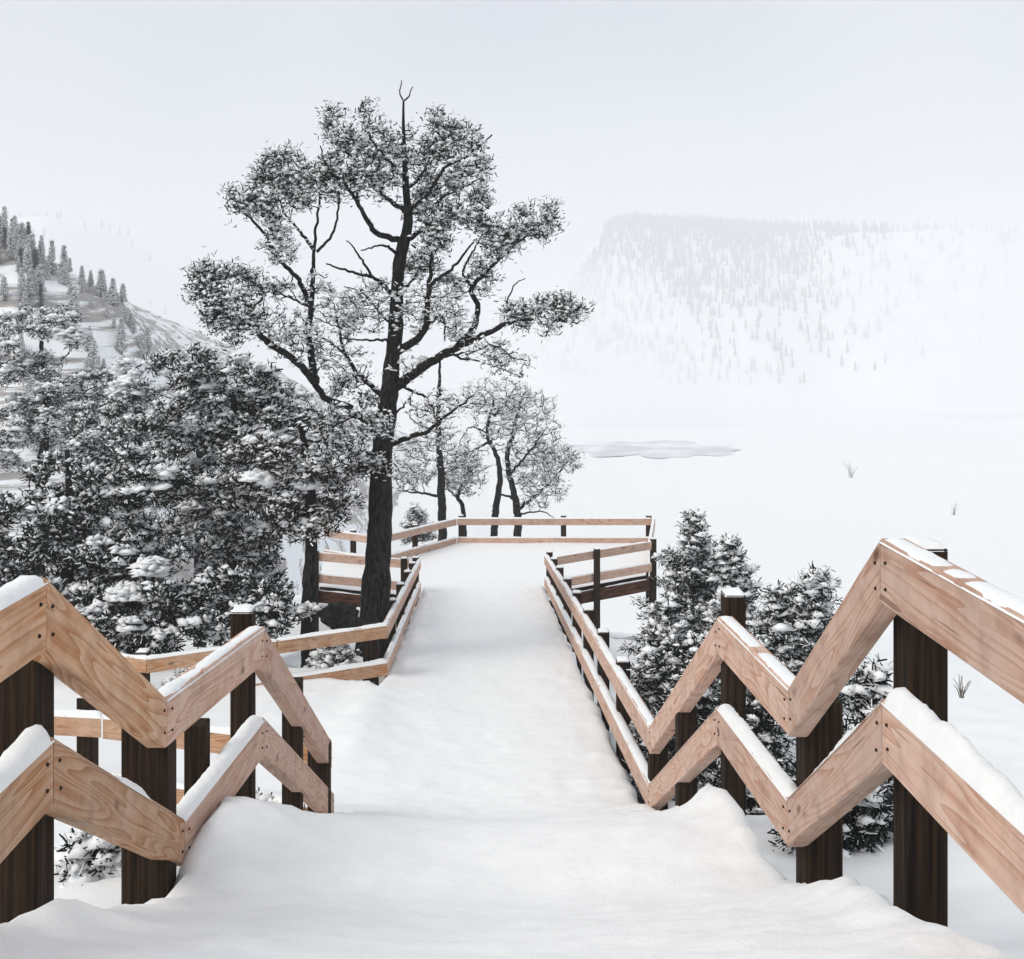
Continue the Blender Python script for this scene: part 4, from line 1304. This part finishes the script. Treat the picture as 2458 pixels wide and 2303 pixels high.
# ------------------------------------------------------------------ far plateaus fading in the haze
def mesa(u0, u1, Y, vtop, seed, ends, ntree, name):
    k = Y / 1250
    dz = EZ + (VY - vtop) * Y / F
    x0, x1 = (u0 - VX) * Y / F, (u1 - VX) * Y / F
    mx = np.linspace(x0 - 160 * k, x1 + 160 * k, 150); my = np.linspace(Y - 330 * k, Y + 300 * k, 80)
    X, Yg = np.meshgrid(mx, my)
    gul = 40 * k * snoise(X / k, Yg / k * .3, seed, 4, .012)
    near = 150 * k * sstep(x0 + .4 * (x1 - x0), x1, X)
    w = sstep(Y - 280 * k, Y - 20 * k, Yg + gul + near) ** 1.2
    w = w * sstep(x0 - ends[0] * k, x0 + 25 * k, X + 25 * k * snoise(X / k, Yg / k, seed + 1, 3, .02)) * (1 - sstep(x1 - 20 * k, x1 + ends[1] * k, X))
    top = dz - 22 * k * np.clip((X - x0) / (x1 - x0), 0, 1) + 3 * k * snoise(X / k, Yg / k, seed + 2, 3, .01)
    Z = (EZ - 178) + (top - (EZ - 178)) * w + 2.5 * k * snoise(X / k, Yg / k, seed + 3, 3, .04) * w
    idx = np.arange(X.size).reshape(X.shape)
    fc = np.stack([idx[:-1, :-1], idx[:-1, 1:], idx[1:, 1:], idx[1:, :-1]], -1).reshape(-1, 4)
    tag(link(name, mesh_np(name, np.stack([X, Yg, Z], -1).reshape(-1, 3), fc, True), M_GROUND), kind='structure')
    # its forest, one mass of small spires
    rng = np.random.default_rng(seed)
    g = Geo()
    ii = rng.integers(1, X.shape[0] - 1, ntree * 4); jj = rng.integers(1, X.shape[1] - 1, ntree * 4)
    wv = w[ii, jj]
    dens = np.clip(1.3 * wv ** 1.5 + .25 * snoise((X[ii, jj] + .9 * Yg[ii, jj]) / k, (X[ii, jj] - .9 * Yg[ii, jj]) / k * .25, seed + 9, 3, .035) * 2.2, .0, 1) * (Yg[ii, jj] < Y + 60 * k) * (1 - .93 * sstep(x0 + .3 * (x1 - x0), x0 + .78 * (x1 - x0), X[ii, jj]))
    keep = np.nonzero((rng.random(len(ii)) < dens) & (wv > .12))[0][:ntree]
    C = np.stack([X[ii, jj], Yg[ii, jj], Z[ii, jj]], -1)[keep] + rng.normal(0, 3 * k, (len(keep), 3)) * [1, 1, 0]
    H = k * rng.uniform(8, 15, len(keep)); Rr = H * rng.uniform(.13, .2, len(keep))
    ang = np.arange(5) * 2 * math.pi / 5
    for lo_, hi_, rs in ((0.05, .62, 1.0), (.4, 1.0, .68)):
        ringv = C[:, None] + np.stack([np.cos(ang)[None] * Rr[:, None] * rs, np.sin(ang)[None] * Rr[:, None] * rs, np.repeat((H * lo_)[:, None], 5, 1)], -1)
        tip = C[:, None] + np.stack([0 * H, 0 * H, H * hi_], -1)[:, None]
        v = np.concatenate([ringv, tip], 1)
        b_ = (np.arange(len(C)) * 6)[:, None, None]
        t = np.stack([np.arange(5), (np.arange(5) + 1) % 5, np.full(5, 5)], -1)[None]
        g.add(v.reshape(-1, 3), (b_ + t).reshape(-1, 3))
    o = link('distant_forest', g.mesh('distant_forest'), M_NEEDLE)
    tag(o, 'hazy conifer forest on the ' + ('broad plateau across the valley' if seed == 51 else 'dim plateau behind the wooded hill'), 'forest', kind='stuff')
mesa(1480, 2250, 2250, 535, 51, (110, 260), 6500, 'plateau')
mesa(-300, 300, 2350, 505, 52, (10, 90), 700, 'plateau')

# ------------------------------------------------------------------ haze over the valley
def vol_box(name, lo, hi, density, col=(.98, .985, 1.0)):
    m = bpy.data.materials.new(name); m.use_nodes = True
    n, l = m.node_tree.nodes, m.node_tree.links
    n.clear()
    out = n.new('ShaderNodeOutputMaterial'); pv = n.new('ShaderNodeVolumePrincipled')
    pv.inputs['Color'].default_value = (*col, 1)
    pv.inputs['Density'].default_value = density
    pv.inputs['Anisotropy'].default_value = 0.0
    l.new(pv.outputs[0], out.inputs['Volume'])
    (x0, y0, z0), (x1, y1, z1) = lo, hi
    V = [(x0, y0, z0), (x1, y0, z0), (x1, y1, z0), (x0, y1, z0), (x0, y0, z1), (x1, y0, z1), (x1, y1, z1), (x0, y1, z1)]
    Fc = [(0, 3, 2, 1), (4, 5, 6, 7), (0, 1, 5, 4), (1, 2, 6, 5), (2, 3, 7, 6), (3, 0, 4, 7)]
    me = bpy.data.meshes.new(name); me.from_pydata(V, [], Fc)
    o = link(name, me, m)
    o['kind'] = 'stuff'
    return o
vol_box('haze', (-3300, -60, EZ - 185), (3300, 3700, EZ + 250), 0.0009)

# steam drifting over the valley floor in front of the plateau
def steam(u, v, Y, rx, ry, rz, dens, label):
    bm = bmesh.new()
    bmesh.ops.create_icosphere(bm, subdivisions=4, radius=1)
    p = at(u, v, Y)
    for q in bm.verts:
        n_ = 1 + .22 * mnoise.noise(q.co * 1.6 + Vector((u, 0, 0))) + .08 * mnoise.noise(q.co * 4 + Vector((v, 0, 0)))
        q.co = Vector((q.co.x * rx * n_, q.co.y * ry * n_, q.co.z * rz * n_))
    me = bpy.data.meshes.new('steam_cloud'); bm.to_mesh(me); bm.free()
    m = bpy.data.materials.new('steam'); m.use_nodes = True
    n, l = m.node_tree.nodes, m.node_tree.links
    n.clear()
    out = n.new('ShaderNodeOutputMaterial'); pv = n.new('ShaderNodeVolumePrincipled')
    pv.inputs['Color'].default_value = (1, 1, 1, 1); pv.inputs['Density'].default_value = dens
    l.new(pv.outputs[0], out.inputs['Volume'])
    o = link('steam_cloud', me, m, None, tuple(p))
    tag(o, label, 'steam', kind='stuff')
steam(1380, 820, 900, 85, 80, 62, .006, 'pale steam cloud rising over the grey lake in front of the plateau')
steam(1600, 960, 1050, 130, 90, 48, .005, 'low bank of steam along the foot of the plateau')
steam(2420, 720, 1350, 200, 150, 130, .004, 'pale steam cloud veiling the far shoulder of the plateau')
